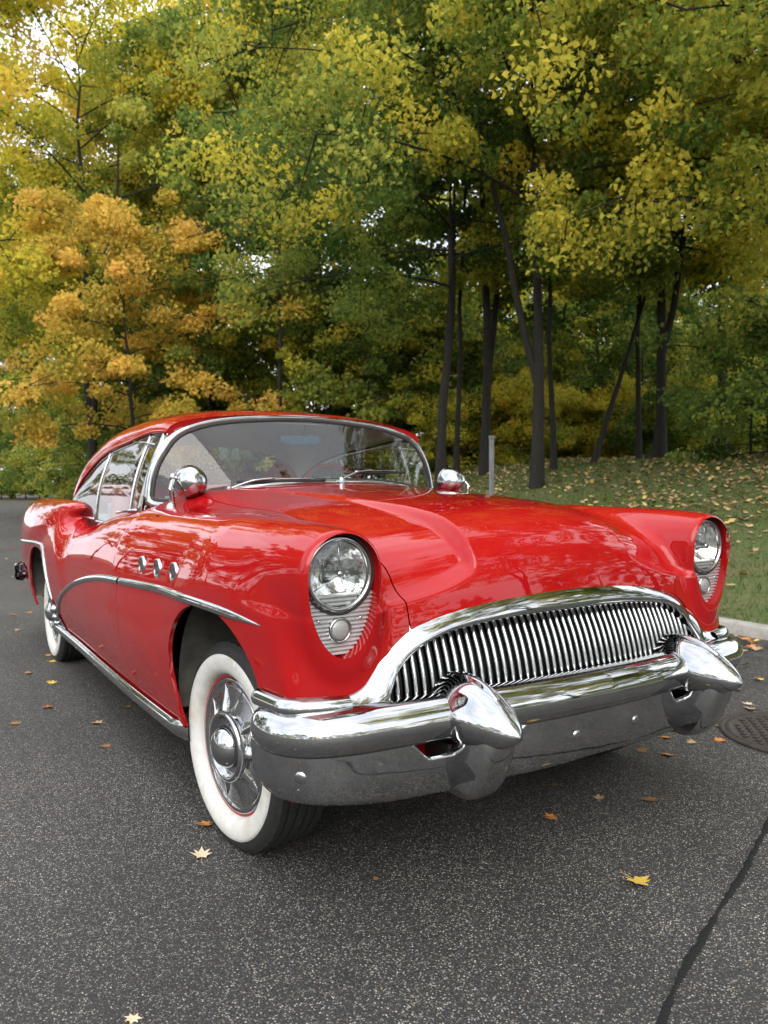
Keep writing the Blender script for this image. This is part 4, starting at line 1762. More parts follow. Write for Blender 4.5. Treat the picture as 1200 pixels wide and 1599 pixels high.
kerb_pts = [(3.35, -30), (3.45, -8), (3.55, -3), (3.60, .5), (3.63, 1.3), (3.72, 4), (3.85, 8), (3.97, 13), (4.15, 19), (4.4, 25), (4.9, 29), (6.2, 33), (9.0, 36.6), (14, 39.6), (24, 42), (44, 43.5)]
KP = path3([(x, y, 0) for x, y in kerb_pts], 260)[:, :2]
kt = np.gradient(KP, axis=0)
kt /= np.linalg.norm(kt, axis=1)[:, None]
kn = np.stack([kt[:, 1], -kt[:, 0]], 1)     # towards the lawn (+x)
KH = .085
kerb_x = spline([(y, x) for x, y in KP[::4]], 2000)

g = MB()
g.grid([[(-420, -420, -.03), (-420, 420, -.03)], [(420, -420, -.03), (420, 420, -.03)]], flip=True)
g.build('ground', 'floor', kind='structure', smooth=False)
rd = MB()
rows = []
for y in np.concatenate([np.linspace(-30, 12, 60), np.linspace(13, 43.4, 90), [44.5, 57]]):
    rows.append([(-8.0, y, 0.0), (float(kerb_x(y)) + .05 if y < 43.5 else 60.0, y, 0.0)])
rd.grid(rows, flip=True)
road = rd.build('road', 'asphalt', kind='structure', smooth=False)
# sealed crack across the road
tp_ = path3([(-1.9, -1.90, 0), (-.9, -1.49, 0), (-.392, -1.282, 0), (-.232, -1.213, 0), (-.025, -1.137, 0), (.275, -1.034, 0), (.707, -.874, 0), (1.5, -.56, 0), (3.55, .22, 0)], 260)
tt_ = np.gradient(tp_, axis=0)
tt_ /= np.linalg.norm(tt_, axis=1)[:, None]
tn_ = np.stack([-tt_[:, 1], tt_[:, 0]], 1)
wob = np.cumsum(RNG.normal(0, .0009, 260))
wob -= np.linspace(wob[0], wob[-1], 260)
rows = []
for i in range(260):
    w = .0085 + .0022 * math.sin(i * .31) + RNG.uniform(-.003, .003)
    c0 = tp_[i, :2] + tn_[i] * wob[i]
    rows.append([(*(c0 - tn_[i] * w), .0042), (*c0, .0062), (*(c0 + tn_[i] * w), .0042)])
MB().grid(rows).build('crack_seal', 'tar', road)
# kerb, cast in lengths with open joints
pieces = []
arc = np.concatenate([[0], np.cumsum(np.linalg.norm(np.diff(KP, axis=0), axis=1))])
kerb_root = bpy.data.objects.new('kerb', None)
COL.objects.link(kerb_root)
kerb_root['kind'] = 'structure'
fx = lambda s_: np.array([np.interp(s_, arc, KP[:, 0]), np.interp(s_, arc, KP[:, 1])])
s0 = 18.0
while s0 < 78:
    L = 3.0
    rows = []
    for s_ in np.linspace(s0 + .006, s0 + L - .006, 7):
        c0 = fx(s_)
        e = (fx(s_ + .05) - fx(s_ - .05))
        e /= np.linalg.norm(e)
        n2 = np.array([e[1], -e[0]])
        rows.append([(*(c0 + n2 * d), z) for d, z in ((.0, -.02), (.004, KH * .7), (.012, KH * .93), (.03, KH), (.13, KH + .004), (.15, KH - .004), (.152, -.02))])
    m = MB().grid(rows, flip=True)
    m.f.append(tuple(range(7)))
    m.f.append(tuple(reversed(range(42, 49))))
    m.build('kerb_stone', 'concrete', kerb_root, angle=40)
    s0 += L

rise = spline([(0, 0), (.6, .05), (1.5, .20), (3, .50), (5, .93), (6.5, 1.22), (9, 1.55), (12, 1.74), (16, 1.84), (22, 1.88), (40, 1.9)])


def lawn_z(x, y):
    """height of the grass bank; distance measured from the kerb line"""
    x, y = np.asarray(x, float), np.asarray(y, float)
    d = x - kerb_x(y) - .13
    slope = np.gradient(KP[:, 0], KP[:, 1])
    c_ = 1 / np.sqrt(1 + np.interp(y, KP[:, 1], slope)**2)
    s_ = np.clip(d * c_, 0, 40)
    fade = sstep((y + 26) / 12)
    far = 1 - .55 * sstep((y - 14) / 16)
    bump_ = .05 * np.sin(x * .9 + y * .4) * sstep(s_ / 4) + .03 * np.sin(x * 2.1 - y * 1.3) * sstep(s_ / 3)
    return KH - .006 + (rise(s_) * fade * far + bump_)


rows = []
for y in np.concatenate([np.linspace(-28, 30, 130), np.linspace(30.5, 43, 50)]):
    k0 = float(kerb_x(y)) + .135
    xs_ = k0 + np.concatenate([np.linspace(0, 14, 60), np.linspace(14.6, 60, 30)])
    zz_ = lawn_z(xs_, np.full(len(xs_), y))
    rows.append(np.stack([xs_, np.full(len(xs_), y), zz_], 1))
lawn = MB().grid(rows, flip=True).build('lawn', 'lawn', kind='structure')

# ------------------------------------------------------------------ leaves and grass
LEAF_COL = {}
for nm, lo, hi in (('leaf_tan', (.30, .19, .095), (.50, .35, .20)), ('leaf_orange', (.42, .15, .030), (.60, .27, .070)),
                   ('leaf_yellow', (.55, .36, .050), (.70, .50, .11)), ('leaf_brown', (.16, .085, .035), (.30, .17, .075)),
                   ('leaf_rust', (.30, .075, .028), (.44, .14, .05)), ('leaf_pale', (.55, .42, .28), (.66, .52, .37))):
    t = NT(nm)
    ncol = t.ramp(t.noise(22, 5, .65), [(.3, lo), (.7, hi)])
    spots = t.ramp(t.noise(75, 3, .6), [(.62, 0.0), (.72, .6)])
    t.bsdf(color=t.mix(spots, ncol, tuple(c * .35 for c in lo)), rough=.6, spec=.3, normal=t.bump(t.noise(40, 4), .3, .004))
    M[nm] = t.m


def maple_leaf(seed, curl=1.0):
    """outline of a five-lobed leaf, unit size, stem towards -y; thickness comes from its curl"""
    r = random.Random(seed)
    tips = [(-90, .18), (-128, .62), (-150, .42), (172, .86), (152, .46), (132, .92), (112, .52), (102, .80), (90, 1.0), (78, .80), (68, .52),
            (48, .92), (28, .46), (8, .86), (-30, .42), (-52, .62)]
    out = []
    for a, d in tips:
        a2, d2 = math.radians(a + r.uniform(-6, 6)), (d * .85 + .09) * r.uniform(.84, 1.1) * .5
        out.append((d2 * math.cos(a2), d2 * math.sin(a2) + .02))
    fold = r.uniform(.2, .55) * curl
    up = r.uniform(.15, .5) * curl
    tw = r.uniform(-.3, .3)

    def z(x, y):
        return fold * abs(x)**1.4 * .9 + up * (y * y) + tw * x * y + .012
    n = len(out)
    v = [(0, .02, z(0, .02) + .01)] + [(x, y, z(x, y)) for x, y in out]
    mid = [(x * .55, y * .55 + .01, z(x * .55, y * .55) + .008) for x, y in out]
    v += mid
    f = []
    for i in range(n):
        j = (i + 1) % n
        f.append((0, 1 + n + i, 1 + n + j))
        f.append((1 + n + i, 1 + i, 1 + j, 1 + n + j))
    # stem
    st = [(0, -.07, z(0, -.07) + .006), (.02 * r.uniform(-1, 1), -.3, .03), (.10 * r.uniform(-1, 1), -.62, .018)]
    o = len(v)
    for p in st:
        v += [(p[0] - .008, p[1], p[2]), (p[0] + .008, p[1], p[2]), (p[0], p[1], p[2] + .012)]
    for k in range(2):
        b = o + 3 * k
        f += [(b, b + 1, b + 4, b + 3), (b + 1, b + 2, b + 5, b + 4), (b + 2, b, b + 3, b + 5)]
    return v, f


LEAF_MESH = {}
for nm in LEAF_COL or ('leaf_tan', 'leaf_orange', 'leaf_yellow', 'leaf_brown', 'leaf_rust', 'leaf_pale'):
    for k in range(2):
        v, f = maple_leaf(sum(map(ord, nm)) % 97 + k * 13 + len(nm) * 5 + k)
        LEAF_MESH[nm, k] = new_mesh('maple_leaf', v, f, nm, smooth=True)


def ground_at(u, v, z=0.0):
    d = pixel_ray(u, v)
    s_ = (z - CAM_POS[2]) / d[2]
    p = CAM_POS + d * s_
    return float(p[0]), float(p[1])


lrng = random.Random(5)


def fallen(u, v, size, col, label, group=None, tilt=.12, k=None):
    x, y = ground_at(u, v)
    o = link('maple_leaf', LEAF_MESH[col, lrng.randint(0, 1) if k is None else k], None, label=label, category='leaf', group=group,
             loc=(x, y, .0), rot=(lrng.uniform(-tilt, tilt), lrng.uniform(-tilt, tilt), lrng.uniform(0, 6.28)))
    o.scale = (size,) * 3
    # rest the lowest point on the road
    mw = Matrix.LocRotScale(o.location, o.rotation_euler, o.scale)
    zmin = min((mw @ vv.co).z for vv in o.data.vertices)
    o.location.z = .0015 - zmin
    return o


SINGLE = [
    (315, 1338, .085, 'leaf_pale', 'pale orange maple leaf lying below the front whitewall tyre'),
    (323, 1289, .085, 'leaf_orange', 'orange leaf touching the outer edge of the front whitewall tyre'),
    (993, 1379, .105, 'leaf_yellow', 'bright yellow maple leaf with stem alone on open asphalt near the tar line'),
    (862, 1276, .075, 'leaf_orange', 'orange leaf in the shadow in front of the bumper, nearest the camera there'),
    (936, 1248, .065, 'leaf_tan', 'small tan leaf in front of the bumper beside a larger brown leaf'),
    (1019, 1250, .095, 'leaf_brown', 'large curled brown leaf in front of the bumper right of a small tan one'),
    (867, 1227, .055, 'leaf_brown', 'dark leaf deep in the shadow under the middle of the bumper'),
    (1044, 1180, .075, 'leaf_orange', 'upright orange leaf below the far bumper guard'),
    (1000, 1172, .075, 'leaf_brown', 'brown leaf at the shadow edge under the bumper next to the far guard'),
    (1041, 1152, .07, 'leaf_orange', 'orange leaf just under the far bumper guard'),
    (1083, 1160, .07, 'leaf_tan', 'tan leaf between the far bumper guard and the manhole cover'),
    (1124, 1157, .08, 'leaf_orange', 'orange leaf at the left rim of the manhole cover'),
    (1130, 1136, .085, 'leaf_pale', 'pale leaf overlapping the upper left rim of the manhole cover'),
    (1172, 1108, .09, 'leaf_tan', 'tan leaf lying just beyond the manhole cover'),
    (1190, 1116, .09, 'leaf_orange', 'orange leaf just beyond the manhole cover at the picture edge'),
    (1150, 1078, .08, 'leaf_brown', 'brown leaf on the asphalt between the bumper end and the kerb'),
    (1170, 1100, .08, 'leaf_pale', 'pale star-shaped leaf on the asphalt beyond the far bumper guard'),
    (1188, 1062, .07, 'leaf_yellow', 'small yellow leaf on asphalt right of the far bumper end'),
    (81, 1068, .085, 'leaf_yellow', 'yellow leaf on the asphalt behind the rear whitewall tyre towards the camera'),
    (77, 1105, .085, 'leaf_rust', 'rust-red leaf on the asphalt, middle of the left edge group'),
    (22, 1131, .08, 'leaf_brown', 'dark brown leaf near the left picture edge'),
    (153, 1130, .085, 'leaf_tan', 'curled tan leaf on the asphalt below the chrome rocker moulding'),
    (168, 1166, .075, 'leaf_brown', 'brown leaf nearest the camera on the asphalt left of the front wheel'),
    (47, 1052, .075, 'leaf_orange', 'orange leaf on the asphalt left of the rear wheel'),
    (81, 1033, .07, 'leaf_yellow', 'yellow leaf right beneath the rear whitewall tyre'),
    (76, 1025, .06, 'leaf_orange', 'small orange leaf against the rear whitewall tyre'),
    (30, 984, .085, 'leaf_tan', 'tan leaf on the road left of the rear wheel beside the picture edge'),
    (46, 957, .09, 'leaf_orange', 'broad orange leaf on the road just behind the rear bumper'),
    (22, 961, .08, 'leaf_rust', 'rust leaf on the road left of a broad orange one'),
    (200, 1105, .06, 'leaf_brown', 'small dark leaf under the door on the asphalt'),
    (208, 1590, .05, 'leaf_pale', 'pale leaf tip at the bottom edge of the picture'),
    (587, 1374, .03, 'leaf_brown', 'tiny dark leaf fragment on open asphalt in front of the bumper'),
]
for s_ in SINGLE:
    fallen(*s_)
cols = ['leaf_tan', 'leaf_orange', 'leaf_pale', 'leaf_brown', 'leaf_yellow', 'leaf_rust']
# scattered along the gutter beside the kerb and along the far road
for k in range(165):
    y = lrng.uniform(-.6, 3.2) if k < 135 else lrng.uniform(3.2, 16)
    x = float(kerb_x(y)) - abs(lrng.gauss(0, .42)) - .06
    c0 = cols[lrng.choice([0, 0, 1, 1, 2, 3, 3, 5, 4])]
    o = link('maple_leaf', LEAF_MESH[c0, lrng.randint(0, 1)], None, label='dry autumn leaf lying in the gutter along the concrete kerb',
             category='leaf', group='fallen leaves in the gutter', loc=(x, y, .012 + lrng.uniform(0, .02)),
             rot=(lrng.uniform(-.35, .35), lrng.uniform(-.35, .35), lrng.uniform(0, 6.28)))
    o.scale = (lrng.uniform(.075, .12),) * 3
for k in range(60):
    d = lrng.uniform(8, 40)
    x, y = at_distance(lrng.uniform(-60, 112), d)
    o = link('maple_leaf', LEAF_MESH[cols[lrng.choice([0, 0, 1, 1, 4, 2, 5])], lrng.randint(0, 1)], None,
             label='fallen leaf scattered on the far stretch of road behind the car', category='leaf',
             group='fallen leaves on the far road', loc=(x, y, .006), rot=(lrng.uniform(-.15, .15), lrng.uniform(-.15, .15), lrng.uniform(0, 6.28)))
    o.scale = (lrng.uniform(.08, .13),) * 3
for k in range(42):
    x, y = lrng.uniform(-6, -1.15), lrng.uniform(-4, 3.4)
    if pixel_ray(0, 0) is None:
        continue
    if x > -1.35 and -.6 < y:
        continue
    # keep the open asphalt in front of the lens as clean as the photograph shows it
    dd = np.array([x, y, 0]) - CAM_POS
    dep = float(dd @ _fw)
    if dep > 0:
        uu = 600 + FPX * float(dd @ _R) / dep
        if -20 < uu < 1220:
            continue
    o = link('maple_leaf', LEAF_MESH[cols[lrng.randint(0, 5)], lrng.randint(0, 1)], None,
             label='fallen maple leaf on the asphalt, mirrored in the red door', category='leaf', group='leaves beside the car',
             loc=(x, y, .006), rot=(lrng.uniform(-.15, .15), lrng.uniform(-.15, .15), lrng.uniform(0, 6.28)))
    o.scale = (lrng.uniform(.07, .11),) * 3

# leaf litter on the lawn: uncountable, one object
t = NT('leaf_litter')
at_ = t.node('ShaderNodeAttribute', attribute_name='tone')
t.bsdf(color=t.ramp(at_.outputs['Fac'], [(0, (.13, .07, .03)), (.25, (.27, .165, .085)), (.5, (.45, .31, .175)), (.75, (.50, .33, .13)), (.9, (.55, .40, .09)), (1, (.46, .20, .05))]), rough=.75)
M['litter'] = t.m
nl = 44000
ly = RNG.uniform(-6, 26, nl)
ld = RNG.power(1.25, nl) * 15
lx = kerb_x(ly) + .16 + ld
nmask = (np.sin(lx * .8 + 1.3 * np.sin(ly * .7)) + np.sin(ly * 1.1 - lx * .5) + RNG.normal(0, 1.0, nl)) > -.35
lx, ly = lx[nmask], ly[nmask]
nl = len(lx)
lz = lawn_z(lx, ly) + RNG.uniform(.012, .045, nl)
unit = np.array([(0, -.42), (.34, -.25), (.50, .12), (.22, .22), (.0, .52), (-.22, .22), (-.50, .12), (-.34, -.25)])
rot = RNG.uniform(0, 6.28, nl)
sz = RNG.uniform(.045, .10, nl)
U = unit[None] * sz[:, None, None]
cx, sx_ = np.cos(rot)[:, None], np.sin(rot)[:, None]
X_ = U[..., 0] * cx - U[..., 1] * sx_
Y_ = U[..., 0] * sx_ + U[..., 1] * cx
tiltx, tilty = RNG.normal(0, .30, nl)[:, None], RNG.normal(0, .30, nl)[:, None]
Z_ = lz[:, None] + X_ * tiltx + Y_ * tilty + .25 * (X_**2 + Y_**2) / sz[:, None]
V_ = np.stack([lx[:, None] + X_, ly[:, None] + Y_, Z_], -1).reshape(-1, 3)


def fast_mesh(name, V, nper, mat, tone=None, smooth=False):
    """many equal polygons, each with nper own vertices"""
    me = bpy.data.meshes.new(name)
    n = len(V)
    k = n // nper
    me.vertices.add(n)
    me.vertices.foreach_set('co', np.ascontiguousarray(V, np.float32).ravel())
    me.loops.add(n)
    me.loops.foreach_set('vertex_index', np.arange(n, dtype=np.int32))
    me.polygons.add(k)
    me.polygons.foreach_set('loop_start', np.arange(k, dtype=np.int32) * nper)
    me.polygons.foreach_set('use_smooth', np.full(k, smooth))
    if tone is not None:
        a = me.attributes.new('tone', 'FLOAT', 'POINT')
        a.data.foreach_set('value', np.repeat(np.asarray(tone, np.float32), nper))
    me.materials.append(M[mat] if isinstance(mat, str) else mat)
    me.update(calc_edges=True)
    me.validate()
    return me


link('leaf_litter', fast_mesh('leaf_litter', V_, 8, 'litter', RNG.beta(1.4, 1.3, nl)), kind='stuff',
     label='dry leaves strewn thickly over the sloping lawn', category='leaves')
# grass blades
t = NT('grass_blade')
at_ = t.node('ShaderNodeAttribute', attribute_name='tone')
gcol = t.ramp(at_.outputs['Fac'], [(0, (.045, .078, .017)), (.5, (.085, .14, .030)), (.85, (.15, .18, .05)), (1, (.24, .20, .08))])
df_ = t.node('ShaderNodeBsdfDiffuse')
tl_ = t.node('ShaderNodeBsdfTranslucent')
t.l.new(gcol, df_.inputs[0])
t.l.new(gcol, tl_.inputs[0])
mx = t.node('ShaderNodeMixShader')
mx.inputs[0].default_value = .3
t.l.new(df_.outputs[0], mx.inputs[1])
t.l.new(tl_.outputs[0], mx.inputs[2])
t.l.new(mx.outputs[0], t.out.inputs['Surface'])
M['grass'] = t.m
ng = 90000
gy = RNG.uniform(-3, 20, ng)
gd = RNG.power(1.0, ng)**1.25 * 13
gx_ = kerb_x(gy) + .14 + gd
gz = lawn_z(gx_, gy)
ga = RNG.uniform(0, 6.28, ng)
gh = RNG.uniform(.03, .085, ng)
gw = RNG.uniform(.0025, .005, ng) * (1 + gd * .12)
le = RNG.normal(0, .45, ng) * gh
lf = RNG.normal(0, .45, ng) * gh
V_ = np.stack([np.stack([gx_ - gw * np.cos(ga), gy - gw * np.sin(ga), gz - .004], 1),
               np.stack([gx_ + gw * np.cos(ga), gy + gw * np.sin(ga), gz - .004], 1),
               np.stack([gx_ + le, gy + lf, gz + gh], 1)], 1).reshape(-1, 3)
link('grass', fast_mesh('grass', V_, 3, 'grass', RNG.beta(2, 2.2, ng)), kind='stuff', label='short green grass growing on the bank', category='grass')

# manhole cover
mc_ = (1.71, -.44)
m = MB().lathe([(.345, .002), (.345, .010), (.338, .013), (.326, .013), (.322, .008), (.318, .008), (.314, .012), (.296, .012), (.292, .007), (0, .007)], 64, 'z', (*mc_, 0))
mh = m.build('manhole_cover', 'iron', None, label='round rusty cast-iron manhole cover set in the asphalt beyond the bumper', category='manhole cover')
m = MB()
for i in range(-9, 10):
    for j in range(-9, 10):
        px, py = i * .030, j * .030
        if px * px + py * py < .275**2 and (i + j) % 2 == 0:
            m.box((mc_[0] + px, mc_[1] + py, .0085), (.020, .020, .006))
m.build('tread_stud', 'iron', mh, smooth=False, kind='stuff')

# post on the bank and the timber edging in front of the wood
px, py = at_distance(768, 9.2)
pz = float(lawn_z(px, py))
ptop = 1.152 + (755 - 685) / 1200 * 9.2
m = MB().box((px, py, (pz - .2 + ptop) / 2), (.042, .042, ptop - pz + .2))
pst = m.build('wooden_post', 'greypost', None, smooth=False, label='thin grey post standing on the bank behind the far mirror', category='post')
pst.location.z += 0
m = MB().box((px, py, ptop + .014), (.052, .052, .03))
m.build('post_cap', 'greypost', pst, smooth=False)
e0, e1 = at_distance(1008, 18.6), at_distance(1112, 19.0)
z0 = 1.152 + (755 - 716) / 1200 * 18.8
m = MB()
ang_ = math.atan2(e1[1] - e0[1], e1[0] - e0[0])
cen = ((e0[0] + e1[0]) / 2, (e0[1] + e1[1]) / 2)
m.box((cen[0], cen[1], z0 - .07), (math.hypot(e1[0] - e0[0], e1[1] - e0[1]), .14, .30), ang_)
m.build('timber_edging', 'timber', None, smooth=False, label='low dark timber beam edging the top of the bank between two trunks', category='timber')
# ------------------------------------------------------------------ trees
def leaf_mat(name, stops):
    t = NT(name)
    at_ = t.node('ShaderNodeAttribute', attribute_name='tone')
    oi = t.node('ShaderNodeObjectInfo')
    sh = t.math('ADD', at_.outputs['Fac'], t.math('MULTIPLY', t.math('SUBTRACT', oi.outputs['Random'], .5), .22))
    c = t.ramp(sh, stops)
    d_ = t.node('ShaderNodeBsdfDiffuse')
    tr_ = t.node('ShaderNodeBsdfTranslucent')
    t.l.new(c, d_.inputs[0])
    t.l.new(c, tr_.inputs[0])
    mx = t.node('ShaderNodeMixShader')
    mx.inputs[0].default_value = .52
    t.l.new(d_.outputs[0], mx.inputs[1])
    t.l.new(tr_.outputs[0], mx.inputs[2])
    t.l.new(mx.outputs[0], t.out.inputs['Surface'])
    M[name] = t.m


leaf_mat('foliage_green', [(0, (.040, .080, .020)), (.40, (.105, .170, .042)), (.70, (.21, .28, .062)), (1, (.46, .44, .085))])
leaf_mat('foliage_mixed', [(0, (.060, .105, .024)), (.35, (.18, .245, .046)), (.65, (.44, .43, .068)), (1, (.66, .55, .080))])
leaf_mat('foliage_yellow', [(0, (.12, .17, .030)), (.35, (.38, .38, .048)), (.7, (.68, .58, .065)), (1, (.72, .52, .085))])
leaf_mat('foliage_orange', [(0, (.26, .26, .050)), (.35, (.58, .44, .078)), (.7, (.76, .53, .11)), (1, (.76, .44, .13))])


def branch(mb, pts, r0, r1, n=6):
    k = len(pts)
    mb.tube(pts, np.linspace(r0, r1, k), n, cap=False)


def make_tree(seed, H, base, spread, nclu, per, leaf, trunk_r, lean=0.0, droop=.25, shape='round', flatness=.60, fork=False):
    """a tapered trunk with limbs, and leaf sprays gathered along the limbs. Returns (trunk mesh, crown mesh)"""
    r = np.random.default_rng(seed)
    wood = MB()
    k = 12
    s_ = np.linspace(0, 1, k)
    wobx, woby = np.cumsum(r.normal(0, .026, k)) * H * .35, np.cumsum(r.normal(0, .026, k)) * H * .35
    trunk = np.stack([wobx * s_ + lean * H * s_, woby * s_, s_ * H * .93], 1)
    trunk[0, 2] = -.5
    rr = trunk_r * (1 - .86 * s_**.9)
    rr[0] *= 1.45
    wood.tube(trunk, rr, 9, cap=False)
    if fork:
        fz = np.linspace(.16, .72, 8)
        base_ = np.stack([np.interp(fz, s_ * .93, trunk[:, c]) for c in range(3)], 1)
        q_ = (fz - .16) / .56
        fa = r.uniform(0, 6.28)
        base_[:, 0] += math.cos(fa) * H * .11 * q_**.9
        base_[:, 1] += math.sin(fa) * H * .11 * q_**.9
        wood.tube(base_, trunk_r * .68 * (1 - .8 * q_), 8, cap=False)
    centres, sizes, tones = [], [], []
    nl_ = int(14 + H * .9)
    for i in range(nl_):
        h = base + (1 - base) * ((i + r.uniform(0, .8)) / nl_)**.9
        h = min(h, .97)
        p0 = np.array([np.interp(h, s_ * .93, trunk[:, c]) for c in range(3)])
        az = i * 2.399 + r.normal(0, .3)
        hh = (h - base) / (1 - base)
        if shape == 'round':
            L = spread * (.42 + .75 * math.sin(math.pi * (hh * .80 + .20))) * r.uniform(.75, 1.12)
        else:
            L = spread * (1.05 - .85 * hh) * r.uniform(.75, 1.1)
        up = .10 + .75 * hh + r.normal(0, .10)
        q = np.linspace(0, 1, 7)
        d = np.array([math.cos(az), math.sin(az), 0])
        sd = np.array([-d[1], d[0], 0])
        pts = p0 + q[:, None] * L * d + (q**1.5 * r.normal(0, .12) * L)[:, None] * sd
        pts[:, 2] += L * (up * q - droop * q * q)
        lr = max(.012, trunk_r * (1 - .8 * h) * .42)
        branch(wood, pts, lr, .010, 5)
        ncl = max(4, int(nclu / nl_))
        for c in range(ncl):
            f_ = r.uniform(.38, 1.06)
            bp_ = np.array([np.interp(f_, q, pts[:, z]) for z in range(3)])
            off = r.normal(0, 1, 3) * np.array([.24, .24, .13]) * L * (.35 + .5 * f_)
            cc_ = bp_ + off
            if c % 2 == 0:
                branch(wood, np.array([bp_, (bp_ + cc_) / 2 + [0, 0, .06], cc_]), .016, .006, 4)
            centres.append(cc_)
            sizes.append(r.uniform(.55, 1.1) * (.35 + .085 * spread))
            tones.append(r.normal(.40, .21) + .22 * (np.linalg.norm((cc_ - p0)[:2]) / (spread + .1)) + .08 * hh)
    C_ = np.array(centres)
    S_ = np.array(sizes)
    T_ = np.array(tones)
    n = len(C_) * per
    ci = np.repeat(np.arange(len(C_)), per)
    dirs = r.normal(0, 1, (n, 3))
    dirs /= np.linalg.norm(dirs, axis=1)[:, None]
    rad = r.uniform(0, 1, n)**.45
    P_ = dirs * rad[:, None] * np.array([1, 1, flatness]) * S_[ci][:, None]
    P_[:, 2] -= .30 * (P_[:, 0]**2 + P_[:, 1]**2) / S_[ci]
    P_ += C_[ci]
    sz_ = leaf * r.uniform(.65, 1.3, n)
    nrm = np.stack([r.normal(0, .8, n), r.normal(0, .8, n), np.ones(n) * r.uniform(-.2, 1, n)], 1)
    nrm /= np.linalg.norm(nrm, axis=1)[:, None]
    a = np.cross(nrm, r.normal(0, 1, (n, 3)))
    a /= np.linalg.norm(a, axis=1)[:, None]
    b = np.cross(nrm, a)
    w = sz_ * .42
    l_ = sz_ * .55
    V = np.stack([P_ - b * l_[:, None], P_ + a * w[:, None] + nrm * (sz_ * .12)[:, None], P_ + b * l_[:, None], P_ - a * w[:, None] + nrm * (sz_ * .12)[:, None]], 1).reshape(-1, 3)
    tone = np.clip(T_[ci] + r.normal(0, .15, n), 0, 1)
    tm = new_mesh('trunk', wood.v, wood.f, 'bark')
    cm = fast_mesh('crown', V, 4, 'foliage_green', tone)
    return tm, cm


TREES = {
    'tall': make_tree(3, 17.5, .30, 4.4, 260, 160, .130, .16),
    'tall2': make_tree(8, 16.0, .33, 4.0, 240, 160, .130, .14, lean=.05, fork=True),
    'wide': make_tree(14, 12.5, .38, 5.0, 280, 230, .092, .13, droop=.30, fork=True),
    'maple': make_tree(21, 8.5, .22, 3.1, 190, 150, .108, .085, droop=.35),
    'slim': make_tree(33, 13.0, .38, 2.7, 140, 150, .120, .080, lean=.04),
    'sapling': make_tree(41, 4.6, .10, 1.9, 100, 110, .095, .04, droop=.3),
    'shrub': make_tree(52, 2.4, .04, 1.5, 90, 110, .070, .03, droop=.3),
}


def plant(kind, x, y, z, scale, rz, mat, name, label, group, tilt=(0, 0), category='tree'):
    root = bpy.data.objects.new(name, None)
    COL.objects.link(root)
    root.location = (x, y, z)
    root.rotation_euler = (tilt[0], tilt[1], rz)
    root.scale = (scale,) * 3
    root['label'], root['category'], root['group'] = label, category, group
    tm, cm = TREES[kind]
    link('trunk' if category == 'tree' else 'stem', tm, root)
    c = link('crown' if category == 'tree' else 'foliage', cm, root)
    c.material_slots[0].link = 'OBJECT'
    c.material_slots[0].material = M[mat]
    return root


def ground_z(x, y):
    return float(lawn_z(x, y)) if x > float(kerb_x(y)) + .15 and -28 < y < 43 else 0.0


def plant_px(kind, u, d, scale, rz, mat, name, label, group, **kw):
    x, y = at_distance(u, d)
    return plant(kind, x, y, ground_z(x, y) - .05, scale, rz, mat, name, label, group, **kw)


# first row of the wood, from left to right in the photograph
ROW = [
    ('wide', 150, 29, 1.5, 1.0, 'foliage_yellow', 'tall golden tree spreading to the left picture edge', {}),
    ('maple', 208, 24.8, 1.12, .4, 'foliage_orange', 'small orange maple glowing above the roof of the car', {}),
    ('wide', 165, 33, 1.15, 3.3, 'foliage_mixed', 'broad yellow-green maple behind the small orange maple', {}),
    ('tall2', 245, 34, 1.15, 5.1, 'foliage_mixed', 'tall yellow-green tree directly behind the orange maple', {}),
    ('tall2', 185, 38, 1.25, 2.1, 'foliage_yellow', 'second golden tree, farther back behind the orange maple', {}),
    ('slim', 440, 25, 1.15, 1.3, 'foliage_green', 'slender green tree behind the middle of the car roof', {}),
    ('tall2', 330, 29, 1.05, 4.0, 'foliage_green', 'tall green tree right of the orange maple', {}),
    ('tall', 560, 27, 1.05, .7, 'foliage_green', 'tall dark green tree above the inside mirror', {}),
    ('wide', 688, 17.5, .98, 2.9, 'foliage_green', 'thick-trunked tree just right of the windshield with olive crown', {}),
    ('slim', 712, 20, 1.0, 5.0, 'foliage_green', 'thin straight tree close behind the thick-trunked one', {}),
    ('tall2', 757, 19, .92, .2, 'foliage_green', 'straight dark trunk beside the grey post', dict(tilt=(0, .05))),
    ('wide', 838, 15.5, 1.02, 4.4, 'foliage_mixed', 'maple with yellow-green crown and straight trunk in the middle of the bank', {}),
    ('slim', 866, 18, .95, 2.0, 'foliage_mixed', 'thin trunk hugging the straight maple mid-bank', {}),
    ('slim', 925, 18.5, .9, 3.6, 'foliage_green', 'trunk leaning strongly to the left over the bank', dict(tilt=(-.22, -.32))),
    ('slim', 998, 19, .95, 1.1, 'foliage_green', 'thinner of the two close trunks left of the timber beam', {}),
    ('tall2', 1030, 18, .95, 5.6, 'foliage_yellow', 'thicker of the two close trunks at the timber beam', {}),
    ('tall', 1128, 20, .9, 3.0, 'foliage_green', 'straight trunk beside the dark shrub on the right', {}),
    ('wide', 1330, 11.5, .95, 2.4, 'foliage_mixed', 'leafy tree reaching in from beyond the right picture edge', {}),
    ('tall', 1210, 15.5, .95, .9, 'foliage_mixed', 'tall tree on the bank at the right picture edge', {}),
]
for kind, u, d, sc_, rz, mt, lab, kw in ROW:
    plant_px(kind, u, d, sc_, rz, mt, 'maple_tree' if kind in ('wide', 'maple') else 'woodland_tree', lab, 'trees of the first row', **kw)
